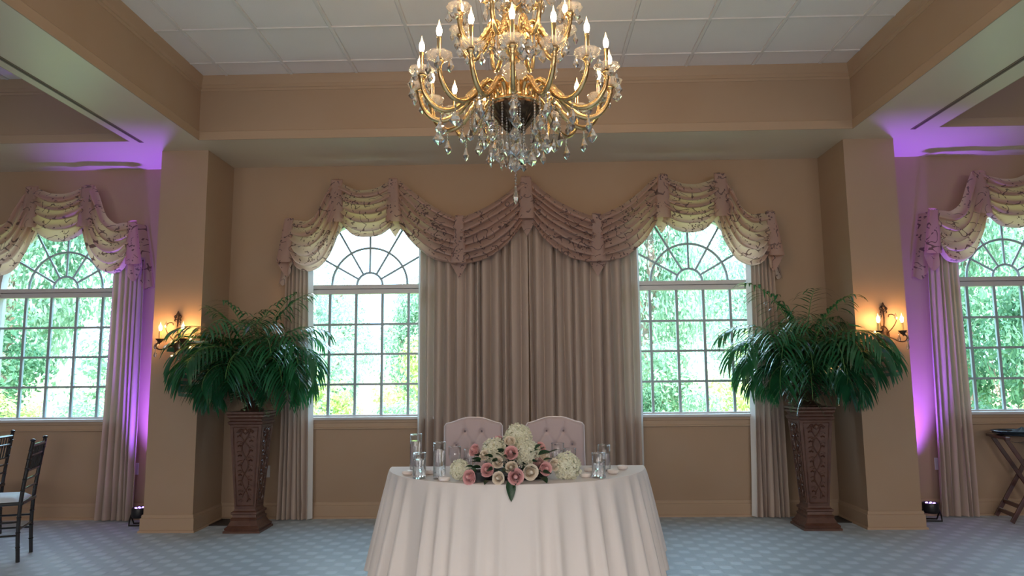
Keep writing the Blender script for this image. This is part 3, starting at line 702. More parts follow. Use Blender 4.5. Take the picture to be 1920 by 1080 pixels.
FL = [('h', -0.077, -2.68, 1.000, 0.078), ('h', -0.22, -2.78, 0.925, 0.073), ('h', -0.019, -2.8, 0.918, 0.072), ('h', -0.423, -2.84, 0.825, 0.056), ('h', 0.216, -2.8, 0.838, 0.076), ('p', -0.204, -2.66, 0.98, 0.034), ('p', -0.338, -2.75, 0.929, 0.039), ('p', -0.117, -2.885, 0.927, 0.041), ('p', -0.253, -2.92, 0.834, 0.041), ('p', -0.352, -2.96, 0.800, 0.043), ('p', -0.089, -3.0, 0.808, 0.046), ('p', 0.079, -2.9, 0.836, 0.041), ('p', 0.056, -2.72, 0.94, 0.036), ('d', 0.039, -2.84, 0.858, 0.038), ('c', -0.128, -2.77, 0.981, 0.035), ('c', -0.275, -2.86, 0.911, 0.032), ('c', -0.192, -2.91, 0.875, 0.034), ('c', -0.114, -2.95, 0.850, 0.037), ('c', -0.008, -2.96, 0.827, 0.046), ('c', -0.186, -2.99, 0.800, 0.037), ('c', 0.078, -2.82, 0.901, 0.034), ('c', 0.131, -2.85, 0.853, 0.038)]
rnd = random.Random(3)
stems = MB()
for k, x, y, z, rr in FL:
    p = Vector((x, y, z)); d = (p - AC); d.z = d.z * .6 + .02; d.normalize(); d = (d + Vector((rnd.uniform(-.2, .2), -.55, rnd.uniform(0, .25)))).normalized()
    me = {'h': me_h, 'p': me_p, 'c': me_c, 'd': me_d}[k]; nm = 'hydrangea' if k == 'h' else 'rose'
    o = link(nm, me, ar, p - Vector((-.10, -2.80, TZ)), aim(d), rr * (1.05 if k == 'h' else 1.2))
    o['label'] = {'h': 'round white hydrangea head', 'p': 'pink rose', 'c': 'cream rose', 'd': 'dusty mauve rose'}[k]
    a = p - d * rr * .5; stems.tube([a - Vector((-.10, -2.80, TZ)), a.lerp(AC, .5) - Vector((-.1, -2.8, TZ - .01)), AC - Vector((-.10, -2.80, TZ))], .003, 5)
stems.build('stems', M_rleaf, ar)['kind'] = 'stuff'
# greenery tucked between the blooms
for i in range(70):
    a = rnd.uniform(0, 2 * pi); el = rnd.uniform(.05, 1.2); rr = rnd.uniform(.75, 1.0)
    p = Vector((.27 * cos(a) * cos(el) * rr + .0, .17 * sin(a) * cos(el) * rr - .03, .045 + .15 * sin(el) * rr))
    d = Vector((p.x, p.y - .03, p.z * .5)).normalized(); q = d.to_track_quat('Y', 'Z').to_euler(); q.rotate_axis('Y', rnd.uniform(-1, 1))
    link('leaf', me_l, ar, p, q, rnd.uniform(.05, .085))
for p, d, s_ in (((-.02, -.205, .030), (.08, -.42, -.9), .125), ((.16, -.13, .03), (.3, -.9, -.05), .10), ((.03, -.2, .03), (-.5, -.5, -.5), .07), ((.30, -.05, .06), (.9, -.2, .35), .08), ((-.15, -.18, .02), (-.2, -.9, -.05), .07), ((.2, -.02, .15), (.8, -.3, .5), .09)):
    q = Vector(d).to_track_quat('Y', 'Z').to_euler(); o = link('leaf', me_l, ar, p, q, s_)
m = MB(); m.lathe([(.001, .0), (.11, .002), (.13, .03), (.125, .05), (.001, .05)], 28); o = m.build('tray', M_plastic, ar); o.scale = (1.9, .9, 1); o.location = (-.02, .02, .002)
m = MB(); m.lathe([(.001, .0), (.052, .001), (.05, .012), (.052, .02), (.052, .055), (.046, .055), (.046, .02), (.001, .018)], 24); o = m.build('dark_glass_bowl', M_plastic, ar); o.location = (-.215, -.085, .004); o.scale = (1.25, 1, 1)

# ------------------------------------------------------------------ chandelier
CX, CY, CZ = -.06, -3.6, 2.87
ch = thing('chandelier', 'large brass candelabra chandelier hung with crystal drops', 'chandelier', (CX, CY, CZ))
def kite_mesh(w, h, name='crystal_drop'):
    mb = MB(); prof = [(.02, 0), (.16, -.10), (.30, -.38), (.50, -.62), (.34, -.80), (.02, -1.0)]; n = 8
    mb.loft([[(w * r * 1.0 * cos(2 * pi * k / n), w * .55 * r * sin(2 * pi * k / n), z * h) for k in range(n)] for r, z in prof]); return mb.mesh(name, M_crystal, False)
K_big = kite_mesh(.066, .080); K_med = kite_mesh(.054, .066); K_sm = kite_mesh(.040, .052); K_long = kite_mesh(.032, .105)
def bead(mb, p, r, seg=6):
    mb.lathe([(r * .15, r), (r * .8, r * .55), (r, 0), (r * .8, -r * .55), (r * .15, -r)], seg, p)
def strand_mesh(n, r=.0062, gap=.0145):
    mb = MB()
    for i in range(n): bead(mb, (0, 0, -gap * (i + .5)), r)
    return mb.mesh('bead_strand', M_crystal, False)
STR = {n: strand_mesh(n) for n in (1, 2, 3, 5, 7, 9, 11, 13)}
# arm (profile in r,z from the centre; cup at r=.5, z=0)
def arm_mesh(R, k=1.0):
    pr = [(.115, -.075), (.120, -.035), (.145, .000), (.185, .005), (.225, -.030), (.27, -.085), (.325, -.135), (.385, -.152), (.44, -.130), (.478, -.080), (.493, -.03), (.495, 0)]
    s = R / .495; pts = crom([(a * s if i > 0 else a * s, 0, b * k) for i, (a, b) in enumerate(pr)], 44)
    rad = [.0105 + .004 * sin(pi * i / 44) + (.003 if i % 3 == 0 and 14 < i < 22 else 0) for i in range(45)]
    mb = MB(); mb.tube(pts, rad, 10)
    # ridge line along the arm and leaf scroll near the hub
    mb.tube([p + Vector((0, .009, .004)) for p in pts[6:40]], .0035, 5); mb.tube([p + Vector((0, -.009, .004)) for p in pts[6:40]], .0035, 5)
    c = Vector((.20 * s, 0, -.075 * k)); sp = [c + Vector((cos(t) * (.034 - .0042 * t) * s, 0, sin(t) * (.034 - .0042 * t))) for t in [i * .35 for i in range(20)]]
    mb.tube([Vector((.235 * s, 0, -.04 * k))] + sp, [.006] * 20 + [.008], 6)
    # cup under the candle
    mb.lathe([(.008, -.035), (.015, -.02), (.013, -.008), (.021, .002), (.026, .010), (.014, .012), (.012, .02), (.001, .02)], 14, (R, 0, 0))
    return mb.mesh('arm', M_brass)
def scallop_mesh():
    mb = MB()
    w = lambda a, r, z: .13 * abs(sin(a * 4)) * (r > .03) - .05 * (r > .03)
    mb.lathe([(.012, .006), (.030, .002), (.050, .012), (.062, .030), (.058, .036), (.047, .020), (.030, .010), (.012, .012)], 48, wob=w)
    w2 = lambda a, r, z: .16 * abs(sin(a * 4 + .8)) * (r > .02)
    mb.lathe([(.012, .012), (.028, .020), (.040, .036), (.036, .040), (.024, .026), (.012, .02)], 48, wob=w2)
    return mb.mesh('glass_dish', M_dish, True, 40)
def sleeve_mesh(h=.112, r=.0105, m_=None):
    mb = MB(); mb.lathe([(r + .002, 0), (r + .002, .006), (r, .008), (r, h - .004), (r + .0012, h - .003), (r + .0012, h), (.001, h)], 14); return mb.mesh('candle_sleeve', m_ or M_brass, True, 40)
def bulb_mesh(m_):
    mb = MB(); mb.lathe([(.006, 0), (.0085, .006), (.0125, .018), (.0140, .028), (.0125, .040), (.0090, .052)], 14)
    mb.lathe([(.0090, .052), (.0055, .066), (.0028, .077), (.0006, .088)], 14, mi=1)
    return mb.mesh('bulb', [m_, M_bulb_tip])
me_cup = scallop_mesh(); me_sl = sleeve_mesh(); me_bulb = bulb_mesh(M_bulb); me_bulb2 = bulb_mesh(M_bulb2); me_arm1 = arm_mesh(.5); me_arm2 = arm_mesh(.31, .95); me_arm3 = arm_mesh(.2, .9)
rnd = random.Random(12)
def tier(n, R, z, me, off, drops=4):
    for k in range(n):
        a = off + 2 * pi * k / n; arm = link('arm', me, ch, (0, 0, z), (0, 0, a))
        link('glass_dish', me_cup, arm, (R, 0, .012)); link('candle_sleeve', me_sl, arm, (R, 0, .022)); link('bulb', me_bulb, arm, (R, 0, .134))
        for q in range(drops):
            b = 2 * pi * (q + .5) / drops + rnd.uniform(-.2, .2); x, y = R + .056 * cos(b), .056 * sin(b); zz = .030
            link('bead_strand', STR[1], arm, (x, y, zz)); link('crystal_drop', rnd.choice((K_sm, K_med)), arm, (x, y, zz - .016), (0, 0, rnd.uniform(0, 3)))
        if R > .4:   # drop hanging from the bottom of the arm's bow
            link('bead_strand', STR[3], arm, (.40, 0, -.165)); link('crystal_drop', K_big, arm, (.40, 0, -.208), (0, 0, rnd.uniform(0, 3)))
        else:
            link('crystal_drop', K_long, arm, (R * .78, 0, -.15), (0, 0, rnd.uniform(0, 3)))
tier(16, .5, 0, me_arm1, -pi / 2, 4)
tier(8, .31, .36, me_arm2, -pi / 2 + pi / 8 + .05, 4)
tier(6, .20, .66, me_arm3, -pi / 2 + .3, 3)
# hub column
def flute(n, a_): return lambda a, r, z: a_ * abs(sin(a * n / 2))
m = MB(); m.lathe([(.004, -.245), (.016, -.243), (.022, -.225), (.045, -.20), (.085, -.16), (.115, -.125), (.130, -.10), (.128, -.088)], 64, wob=flute(24, .06)); 
for k in range(12):   # raised leaf outlines on the bowl
    a = 2 * pi * k / 12; pts = []
    for i in range(17):
        t = i / 16; s_ = sin(pi * t); aa = a + (.16 * sin(2 * pi * t)); z_ = -.225 + .12 * (1 - abs(2 * t - 1)); r_ = .022 + (.125 - .022) * ((z_ + .225) / .13) ** .75; pts.append((cos(aa) * (r_ + .008), sin(aa) * (r_ + .008), z_))
    m.tube(pts, .0035, 5)
o = m.build('bottom_bowl', M_bronze, ch); o['label'] = 'dark bronze gadrooned bottom bowl'
m = MB(); m.lathe([(.128, -.088), (.136, -.08), (.13, -.07), (.118, -.06), (.115, -.02), (.12, .0), (.105, .01), (.07, .015), (.05, .03), (.03, .035), (.022, .05)], 48, wob=flute(16, .03)); m.build('hub', M_brass, ch)
m = MB(); m.lathe([(.02, .045), (.045, .06), (.062, .085), (.066, .11), (.055, .14), (.03, .16), (.02, .165)], 32, wob=flute(16, .05)); m.build('glass_ball', M_dish, ch)
m = MB(); m.lathe([(.02, .16), (.03, .17), (.02, .185), (.035, .20), (.06, .225), (.075, .26), (.085, .28), (.08, .30), (.05, .31), (.03, .33), (.02, .36)], 40, wob=flute(12, .08)); m.build('upper_hub', M_brass, ch)
m = MB(); m.lathe([(.02, .36), (.04, .375), (.048, .40), (.04, .425), (.02, .44)], 28, wob=flute(12, .05)); m.build('glass_ball', M_dish, ch)
m = MB(); m.lathe([(.02, .44), (.03, .46), (.05, .49), (.07, .52), (.06, .55), (.03, .58), (.015, .62), (.015, .75), (.05, .78), (.05, .80), (.012, .83), (.012, 1.24), (.07, 1.27), (.09, 1.30), (.09, 1.325)], 32, wob=flute(12, .05)); m.build('stem', M_brass, ch)
# small leaf cups round the hub where the arms spring
for k in range(8):
    a = 2 * pi * k / 8 + .2; m = MB(); m.lathe([(.012, -.06), (.018, -.05), (.018, .0), (.024, .012), (.001, .012)], 12, (.105 * cos(a), .105 * sin(a), 0)); m.build('hub_socket', M_brass, ch)
# curtains of bead strands and drops under the hub
def strand(x, y, z, n, drop, arm=None):
    link('bead_strand', STR[n], ch, (x, y, z)); link('crystal_drop', drop, ch, (x, y, z - .0145 * n), (0, 0, rnd.uniform(0, 3)))
for n_, R_, z_, opts, dr in ((10, .30, -.10, (3, 5), (K_med, K_big)), (12, .235, -.09, (7, 9), (K_med, K_big)), (10, .175, -.09, (9, 11), (K_big, K_med)), (9, .135, -.105, (11, 13), (K_big, K_long)), (6, .085, -.17, (9, 11), (K_big, K_long)), (3, .045, -.215, (7, 9), (K_big, K_long))):
    for k in range(n_):
        a = 2 * pi * (k + .5 * (n_ % 3)) / n_ + rnd.uniform(-.06, .06); strand(R_ * cos(a), R_ * sin(a), z_ + rnd.uniform(-.01, .01), rnd.choice(opts), rnd.choice(dr))
link('bead_strand', STR[13], ch, (0, 0, -.245)); link('bead_strand', STR[5], ch, (0, 0, -.4335)); link('crystal_drop', K_long, ch, (0, 0, -.506))
for k in range(5):   # column of kite drops down the near face of the bowl
    link('crystal_drop', K_big, ch, (.0, -.14 + .024 * k, -.07 - .075 * k), (0, 0, 0))
# drops round the upper hub and ball
for k in range(12):
    a = 2 * pi * k / 12; link('crystal_drop', K_big if k % 2 else K_med, ch, (.09 * cos(a), .09 * sin(a), .27)); 
for k in range(8):
    a = 2 * pi * k / 8 + .2; link('bead_strand', STR[2], ch, (.075 * cos(a), .075 * sin(a), .53)); link('crystal_drop', K_med, ch, (.075 * cos(a), .075 * sin(a), .50))

# ------------------------------------------------------------------ sconces
me_tear = (lambda mb: (mb.loft([[(w * cos(2 * pi * k / 8), w * .6 * sin(2 * pi * k / 8), z) for k in range(8)] for w, z in ((.001, 0), (.006, -.012), (.014, -.034), (.016, -.045), (.010, -.058), (.001, -.062))]), mb.mesh('crystal_drop', M_crystal, False))[1])(MB())
me_ss = sleeve_mesh(.075, .013, M_candle)
def sconce_full(x, label):
    r = thing('wall_sconce', label, 'sconce', (x, YP, 1.70), 0, None)
    m = MB(); m.loft([[(w * cos(2 * pi * k / 20) * .055, -d, h * sin(2 * pi * k / 20) * .105) for k in range(20)] for w, h, d in ((1, 1, 0), (1, 1, .008), (.86, .88, .02), (.8, .83, .016), (.45, .5, .032), (.05, .05, .038))][::-1]); m.build('backplate', M_sconce, r, True, 35)
    m = MB(); m.tube(crom([(0, -.018, .10), (0, -.03, .15), (0, -.028, .20), (0, -.022, .25)], 10), .0065, 6)
    for s_ in (-1, 1):
        m.tube([(s_ * (.020 + (.020 - .002 * i) * -cos(i * .55)), -.030, .222 + (.020 - .002 * i) * sin(i * .55)) for i in range(9)], .0045, 6)
        m.lathe([(.001, -.018), (.012, -.006), (.013, .006), (.001, .02)], 8, (s_ * .024, -.030, .258))
    m.lathe([(.001, -.03), (.014, -.012), (.017, .006), (.008, .024), (.001, .042)], 10, (0, -.030, .275)); m.build('finial', M_sconce, r)
    for s_ in (-1, 1):
        m = MB(); e = Vector((s_ * .105, -.135, 0))
        pts = crom([(s_ * .02, -.03, .0), (s_ * .045, -.07, -.015), (s_ * .08, -.11, -.045), (s_ * .115, -.14, -.045), (s_ * .132, -.152, -.015), (s_ * .118, -.145, .012), (s_ * .108, -.137, .004), (s_ * .106, -.135, .02)], 28)
        m.tube(pts, [.0065] * 29, 7)
        pts = crom([(s_ * .018, -.03, .03), (s_ * .05, -.075, .08), (s_ * .075, -.10, .145), (s_ * .06, -.085, .195), (s_ * .035, -.055, .200), (s_ * .03, -.05, .178)], 20); m.tube(pts, .0045, 6)
        m.lathe([(.004, .010), (.018, .018), (.024, .03), (.038, .045), (.040, .049), (.026, .047), (.001, .046)], 18, e); arm = m.build('arm', M_sconce, r)
        link('candle_sleeve', me_ss, arm, e + Vector((0, 0, .047))); link('bulb', me_bulb2, arm, e + Vector((0, 0, .122)))
        for dx, dy, dz in ((.034, -.01, .035), (.03 * -s_, .01, .035)): link('bead_strand', STR[1], arm, e + Vector((dx * s_ if dx > 0 else dx, dy, dz))); link('crystal_drop', me_tear, arm, e + Vector((dx * s_ if dx > 0 else dx, dy, dz - .018)))
        link('bead_strand', STR[2], arm, (s_ * .132, -.152, -.03)); link('crystal_drop', me_tear, arm, (s_ * .132, -.152, -.058))
        link('crystal_drop', me_tear, arm, (s_ * .072, -.098, .215))
    link('crystal_drop', me_tear, r, (-.03, -.04, -.10)); link('crystal_drop', me_tear, r, (.04, -.06, -.09)); link('bead_strand', STR[1], r, (.04, -.06, -.078))
    return r
sconce_full(-3.29, 'two candle iron sconce on the left pillar, partly behind palm fronds')
sconce_full(3.245, 'two candle iron sconce on the right pillar')

# ------------------------------------------------------------------ carved pedestals, urns, palms
def pedestal(x, y, rz, label):
    r = thing('carved_pedestal', label, 'pedestal', (x, y, 0), rz, None)
    def sq(h, z): return [(-h, -h, z), (h, -h, z), (h, h, z), (-h, h, z)]
    m = MB(); m.loft([sq(a, z) for a, z in ((.168, 0), (.168, .018), (.155, .022), (.160, .04), (.138, .060), (.118, .10), (.124, .118), (.110, .128), (.108, .15), (.120, .158), (.120, .175), (.102, .185), (.097, .20))]); m.build('base', M_ped, r, False)
    m = MB(); H0, H1, Z0, Z1 = .096, .146, .20, .965
    m.loft([sq(H0, Z0), sq(H1, Z1)]); 
    m.build('shaft', M_ped, r, False)
    m = MB(); m.loft([sq(a, z) for a, z in ((.146, .955), (.158, .965), (.162, .985), (.146, .995), (.148, 1.01), (.168, 1.03), (.168, 1.043), (.160, 1.048), (.174, 1.056), (.176, 1.075))]); m.build('capital', M_ped, r, False)
    for q in range(4):
        R = Matrix.Rotation(q * pi / 2, 4, 'Z'); m = MB(); rn = random.Random(5)
        def P(u, v, d):  # u -1..1, v 0..1 on the tapered face
            z = Z0 + .03 + (Z1 - Z0 - .06) * v; h = H0 + (H1 - H0) * (z - Z0) / (Z1 - Z0); return R @ Vector((u * h * .8, -h - d, z))
        fr = [P(-1, t / 10, .002) for t in range(11)] + [P(1, 1 - t / 10, .002) for t in range(11)]; fr.append(fr[0]); m.tube(fr, .0055, 6)
        vine = [P(.32 * sin(v * 15), v, .004) for v in [i / 60 for i in range(3, 58)]]; m.tube(vine, .006, 6)
        vine = [P(-.36 * sin(v * 15 + .4), v, .004) for v in [i / 60 for i in range(6, 58)]]; m.tube(vine, .0045, 6)
        for i in range(15):
            v = .06 + .062 * i; s_ = 1 if i % 2 else -1
            c = [P(s_ * .42 + s_ * .30 * cos(t) * (1 - t / 7), v + .022 * sin(t) * (1 - t / 7), .004) for t in [k * .6 for k in range(10)]]; m.tube(c, [.0055 - .0003 * k for k in range(10)], 5)
            c0 = P(-s_ * .5, v + .02, .003)
            for b in range(3): m.lathe([(.001, -.009), (.008, 0), (.001, .009)], 6, P(-s_ * .5 + .12 * (b - 1), v + .02 + .008 * (b == 1), .006))
        for s_ in (-1, 1):
            c = [P(s_ * (.1 + .5 * t), .93 + .045 * sin(t * 3.1), .005) for t in [k / 8 for k in range(9)]]; m.tube(c, .009, 6)
        m.lathe([(.001, -.03), (.022, -.01), (.024, .008), (.001, .03)], 8, P(0, .95, .002))
        m.build('carved_panel', M_ped, r, True, 60)
    return r
def urn(x, y, z, label):
    r = thing('urn_planter', label, 'planter', (x, y, z), 0, None)
    m = MB(); m.lathe([(.001, 0), (.10, 0), (.105, .015), (.075, .028), (.045, .05), (.05, .062), (.07, .075), (.13, .11), (.165, .16), (.172, .21), (.160, .235), (.175, .25), (.19, .265), (.19, .28), (.16, .275), (.155, .24), (.001, .235)], 64, wob=lambda a, r_, z_: (.035 * abs(sin(a * 10)) if .07 < z_ < .225 and r_ > .05 else 0)); m.build('bowl', M_urn, r)
    m = MB(); m.lathe([(.001, .252), (.08, .255), (.152, .243)], 24); m.build('soil', M_soil, r)
    return r
def frond(root, org, az, L, el, droop, seed, nl=14, ll=.30, ww=.0138, ymax=-.07, xlim=None):
    rnd = random.Random(seed); pts = []; p = Vector(org); e = el; n = 22; dz = Vector((cos(az), sin(az), 0))
    for i in range(n + 1):
        pts.append(p.copy()); t = i / n; e -= droop / n * (.35 + 1.3 * t); p = p + (dz * cos(e) + Vector((0, 0, sin(e)))) * (L / n)
    mb = MB(); mb.tube(pts, [.006 * (1 - .75 * i / n) + .001 for i in range(n + 1)], 5, mi=1)
    side = Vector((-sin(az), cos(az), 0))
    for k in range(nl):
        t = .26 + .74 * k / (nl - 1); q = t * n; i = min(int(q), n - 1); b = pts[i].lerp(pts[i + 1], q - i); tan = (pts[i + 1] - pts[i]).normalized()
        for s_ in (-1, 1):
            l = ll * (sin(pi * (.22 + .62 * (k / (nl - 1)))) ** .8) * rnd.uniform(.85, 1.1); nseg = 7
            fwd = .40 + .65 * (k / (nl - 1)); d = (side * s_ + tan * fwd + Vector((0, 0, rnd.uniform(.0, .22)))).normalized(); c = b.copy(); ups = Vector((0, 0, 1)); L_, R_ = [], []; g = rnd.uniform(.8, 1.6)
            for j in range(nseg + 1):
                v = j / nseg; wv = ww * (sin(pi * min(1, .08 + .92 * v)) ** .55) * (1 - .45 * v) * rnd.uniform(.9, 1.1) if 0 < j < nseg else .001
                nn = d.cross(ups); nn = nn.normalized() if nn.length > .05 else tan
                L_.append(c + nn * wv); R_.append(c - nn * wv)
                d = (d + Vector((0, 0, -1)) * g * (.10 + .13 * v)).normalized(); c = c + d * (l / nseg)
            mb.add([x for pr in zip(L_, R_) for x in pr], [(2 * j, 2 * j + 1, 2 * j + 3, 2 * j + 2) for j in range(nseg)], 0)
    # keep clear of wall and pillar: bend whatever would pass through back into the room
    o_ = root.location
    vs = []
    for v in mb.v:
        x, y, z = v; wy = y + o_.y; wx = x + o_.x
        if wy > ymax: y = ymax - o_.y - .05 * (1 - math.exp(-(wy - ymax) / .1))
        if xlim and y + o_.y > YP - .02:
            s_, lim = xlim
            if (wx - lim) * s_ > 0: x = lim - o_.x - s_ * .04 * (1 - math.exp(-abs(wx - lim) / .1))
        vs.append((x, y, z))
    mb.v = vs
    mb.build('frond', [M_frond, M_rachis], root, True, None)
def palm(x, y, z, label, seed, tilt, xlim, rows):
    r = thing('potted_palm', label, 'plant', (x, y, z), 0, None); rnd = random.Random(seed); i = 0
    for (n, L, el, dr, ll, a0) in rows:
        for k in range(n):
            az = a0 + 2 * pi * k / n + rnd.uniform(-.18, .18); back = max(0, sin(az))
            frond(r, (.05 * cos(az), .05 * sin(az), 0), az, L * rnd.uniform(.88, 1.1) * (1 - .35 * back) * (1 - .12 * max(0, cos(az) * xlim[0])), el + rnd.uniform(-.1, .1) + .35 * back, dr * rnd.uniform(.85, 1.15), seed * 100 + i, 17, ll, xlim=xlim); i += 1
    return r
def ivy(root, p, L, seed):
    rnd = random.Random(seed); mb = MB(); c = Vector(p); pts = [c.copy()]
    for i in range(14): c = c + Vector((rnd.uniform(-.012, .012), rnd.uniform(-.012, .006), -L / 14)); pts.append(c.copy())
    mb.tube(pts, .0018, 4, mi=1)
    for q in pts[1:]:
        for _ in range(3):
            a = rnd.uniform(0, 6.28); d = Vector((cos(a), sin(a), rnd.uniform(-.6, .2))).normalized(); s = rnd.uniform(.014, .026); n_ = d.cross(Vector((0, 0, 1))).normalized()
            b = q + d * .008; mb.add([b, b + d * s * .3 + n_ * s * .55, b + d * s * .8 + n_ * s * .35, b + d * s * 1.3, b + d * s * .8 - n_ * s * .35, b + d * s * .3 - n_ * s * .55], [(0, 1, 2, 3), (0, 3, 4, 5)])
    mb.build('ivy_strand', [M_ivy, M_rachis], root, False)
pedestal(-2.605, -.50, 0, 'tapered carved brown pedestal in front of the left alcove corner')
pedestal(2.565, -.50, 0, 'tapered carved brown pedestal in front of the right alcove corner')
urn(-2.605, -.50, 1.077, 'dark ribbed urn on the left pedestal, hidden by fronds')
urn(2.565, -.50, 1.077, 'dark ribbed urn on the right pedestal')
ROWS = [(6, .96, 1.42, 1.1, .30, .3), (10, .98, 1.2, 1.9, .34, .1), (12, .92, 1.02, 2.45, .36, .45), (12, .80, .80, 2.5, .36, .2), (10, .64, .5, 2.3, .32, 0), (5, .42, .2, 2.0, .26, .3)]
pl = palm(-2.60, -.52, 1.40, 'lush arching palm in the left urn, a frond reaching over the sconce', 21, 0, (-1, -3.04), ROWS)
pr = palm(2.56, -.52, 1.40, 'lush arching palm in the right urn, fronds across the window', 22, 0, (1, 2.955), ROWS)
for k, (r_, s_) in enumerate(((pl, 1), (pr, -1))):
    for j, (dx, dy, L) in enumerate(((.17, -.10, .34), (.20, -.02, .26), (.10, -.17, .24), (-.05, -.2, .16), (.30, -.1, .30), (-.12, -.16, .2), (.02, -.2, .27))):
        ivy(r_, (dx * s_, dy, -.02), L, 50 + k * 10 + j)

# ------------------------------------------------------------------ uplights
def uplight(x, y, rz, label, tilt, power, aimdir):
    r = thing('led_uplight', label, 'stage light', (x, y, 0), rz, None)
    m = MB(); m.lathe([(.001, .07), (.058, .07), (.066, .08), (.070, .10), (.070, .155), (.066, .165), (.060, .163), (.060, .155), (.001, .155)], 24); b = m.build('housing', M_plastic, r, True, 35)
    for k in range(7):
        a = 2 * pi * k / 6; rr = .036 if k < 6 else 0; l = MB(); l.lathe([(.011, .158), (.009, .163), (.001, .165)], 10, (rr * cos(a), rr * sin(a), 0)); l.build('led', M_led, b)
    for s_ in (-1, 1):
        m = MB(); m.tube([(s_ * .072, 0, .10), (s_ * .075, .02, .06), (s_ * .07, .055, .006), (0, .06, .006)], .008, 6); m.tube([(s_ * .072, 0, .10), (s_ * .075, -.03, .05), (s_ * .07, -.05, .006), (0, -.055, .006)], .008, 6); m.build('bracket', M_plastic, r)
    l = light('led_beam', 'SPOT', (0, 0, .19), power, (.30, .10, 1.0), parent=r, spot_size=radians(54), spot_blend=1.0, shadow_soft_size=.05)
    l.rotation_euler = Vector(aimdir).to_track_quat('-Z', 'Y').to_euler()
    return r
uplight(-3.75, -.275, .1, 'black uplight with violet LEDs on the carpet behind the left pillar', 0, 560, (.07, .10, 1))
uplight(3.735, -.25, -.1, 'black uplight with violet LEDs on the carpet behind the right pillar', 0, 560, (-.07, .10, 1))

# ------------------------------------------------------------------ outlets and floor registers
for x, z, l in ((-2.635, .456, 'in the wall behind the left pedestal'), (-3.965, .491, 'between the far left drape and the left pillar'), (3.975, .487, 'beside the far right drape')):
    r = thing('wall_outlet', 'small white outlet plate ' + l, 'outlet', (x, 0, z))
    m = MB(); m.box(-.036, .036, -.006, 0, -.058, .058); bevel(m.build('cover_plate', M_plate, r, False), .003)
    for dz in (-.026, .026): m = MB(); m.lathe([(.001, 0), (.015, 0), (.016, .002), (.001, .003)], 14); o = m.build('socket', M_plate, r); o.location = (0, -.006, dz); o.rotation_euler = (radians(90), 0, 0)
for x, l in ((-2.935, 'dark floor register in the left alcove corner'), (2.87, 'dark floor register in the right alcove corner')):
    r = thing('floor_register', l, 'vent', (x, -.18, .0)); m = MB()
    m.box(-.12, .12, -.15, -.135, .0, .008); m.box(-.12, .12, .135, .15, .0, .008); m.box(-.12, -.105, -.135, .135, .0, .008); m.box(.105, .12, -.135, .135, .0, .008); m.build('frame', M_vent, r, False)
    for k in range(12): m = MB(); y = -.125 + k * .0225; m.box(-.105, .105, y, y + .01, .001, .006); m.build('slat', M_vent, r, False)
    m = MB(); m.box(-.105, .105, -.135, .135, .0002, .0006); m.build('duct', M_dark, r, False)

# ------------------------------------------------------------------ chiavari chairs at left
def chiavari(loc, rz, label):
    """faces local -Y; origin between the back legs"""
    r = thing('chiavari_chair', label, 'chair', loc, rz, 'black chiavari chairs at the left edge')
    W = .17; SH = .445
    def post(s_):
        pts = [(s_ * W, .0, 0), (s_ * W, -.012, .22), (s_ * W, -.008, .45), (s_ * W, .018, .70), (s_ * W, .045, .905)]
        c = crom(pts, 24); m = MB(); m.tube(c, .0145, 10)
        for k in (3, 6, 9, 14, 16, 18, 20, 22): p = c[k]; m.lathe([(.0145, -.006), (.0185, 0), (.0145, .006)], 10, p)
        m.lathe([(.012, 0), (.019, .008), (.02, .016), (.012, .022), (.001, .024)], 10, c[-1]); return m
    for s_ in (-1, 1): post(s_).build('back_post', M_black, r)
    for s_ in (-1, 1):
        m = MB(); m.tube([(s_ * .195, -.37, 0), (s_ * .19, -.365, .43)], [.011, .016], 10)
        for z in (.12, .25, .36): m.lathe([(.0145, -.006), (.0185, 0), (.0145, .006)], 10, (s_ * .192, -.367, z))
        m.build('leg', M_black, r)
        for z in (.20, .30): m = MB(); m.tube([(s_ * .193, -.366, z), (s_ * W, -.012, z)], .008, 8); m.build('stretcher', M_black, r)
    for y, z in ((-.366, .24), (-.366, .33), (-.012, .24)):
        m = MB(); w = .19 if y < -.1 else W; m.tube([(-w, y, z), (w, y, z)], .008, 8); m.build('stretcher', M_black, r)
    def by(z): return -.008 + .026 * (z - .45) / .25 if z < .7 else .018 + .027 * (z - .7) / .205
    for z, rr in ((.545, .009), (.615, .009), (.68, .009), (.80, .009), (.875, .013)): m = MB(); m.tube([(-W, by(z), z), (W, by(z), z)], rr, 8); m.build('cross_rail', M_black, r)
    for k in range(7):
        x = -W + 2 * W * (k + 1) / 8; m = MB(); m.tube([(x, by(.68), .68), (x, by(.875), .875)], .006, 8); m.lathe([(.006, -.006), (.009, 0), (.006, .006)], 8, (x, by(.78), .78)); m.build('spindle', M_black, r)
    m = MB(); m.loft([[(-.20, -.385, z), (.20, -.385, z), (.18, .012, z), (-.18, .012, z)] for z in (.425, .452)]); bevel(m.build('seat', M_black, r, False), .008)
    m = MB(); m.grid(lambda u, v: ((2 * u - 1) * (.19 - .02 * v) , -.375 + .36 * v, .452 + .042 * (1 - (2 * u - 1) ** 6) * (1 - (2 * v - 1) ** 6)), 20, 20); c = m.build('cushion', M_cush, r); c['label'] = 'pale satin seat cushion'
    return r
chiavari((-4.0, -1.47, 0), radians(-90 + 21), 'black chiavari chair standing side on at the left edge')
chiavari((-4.80, -.80, 0), radians(-90 + 10), 'black chiavari chair cut off by the left edge')

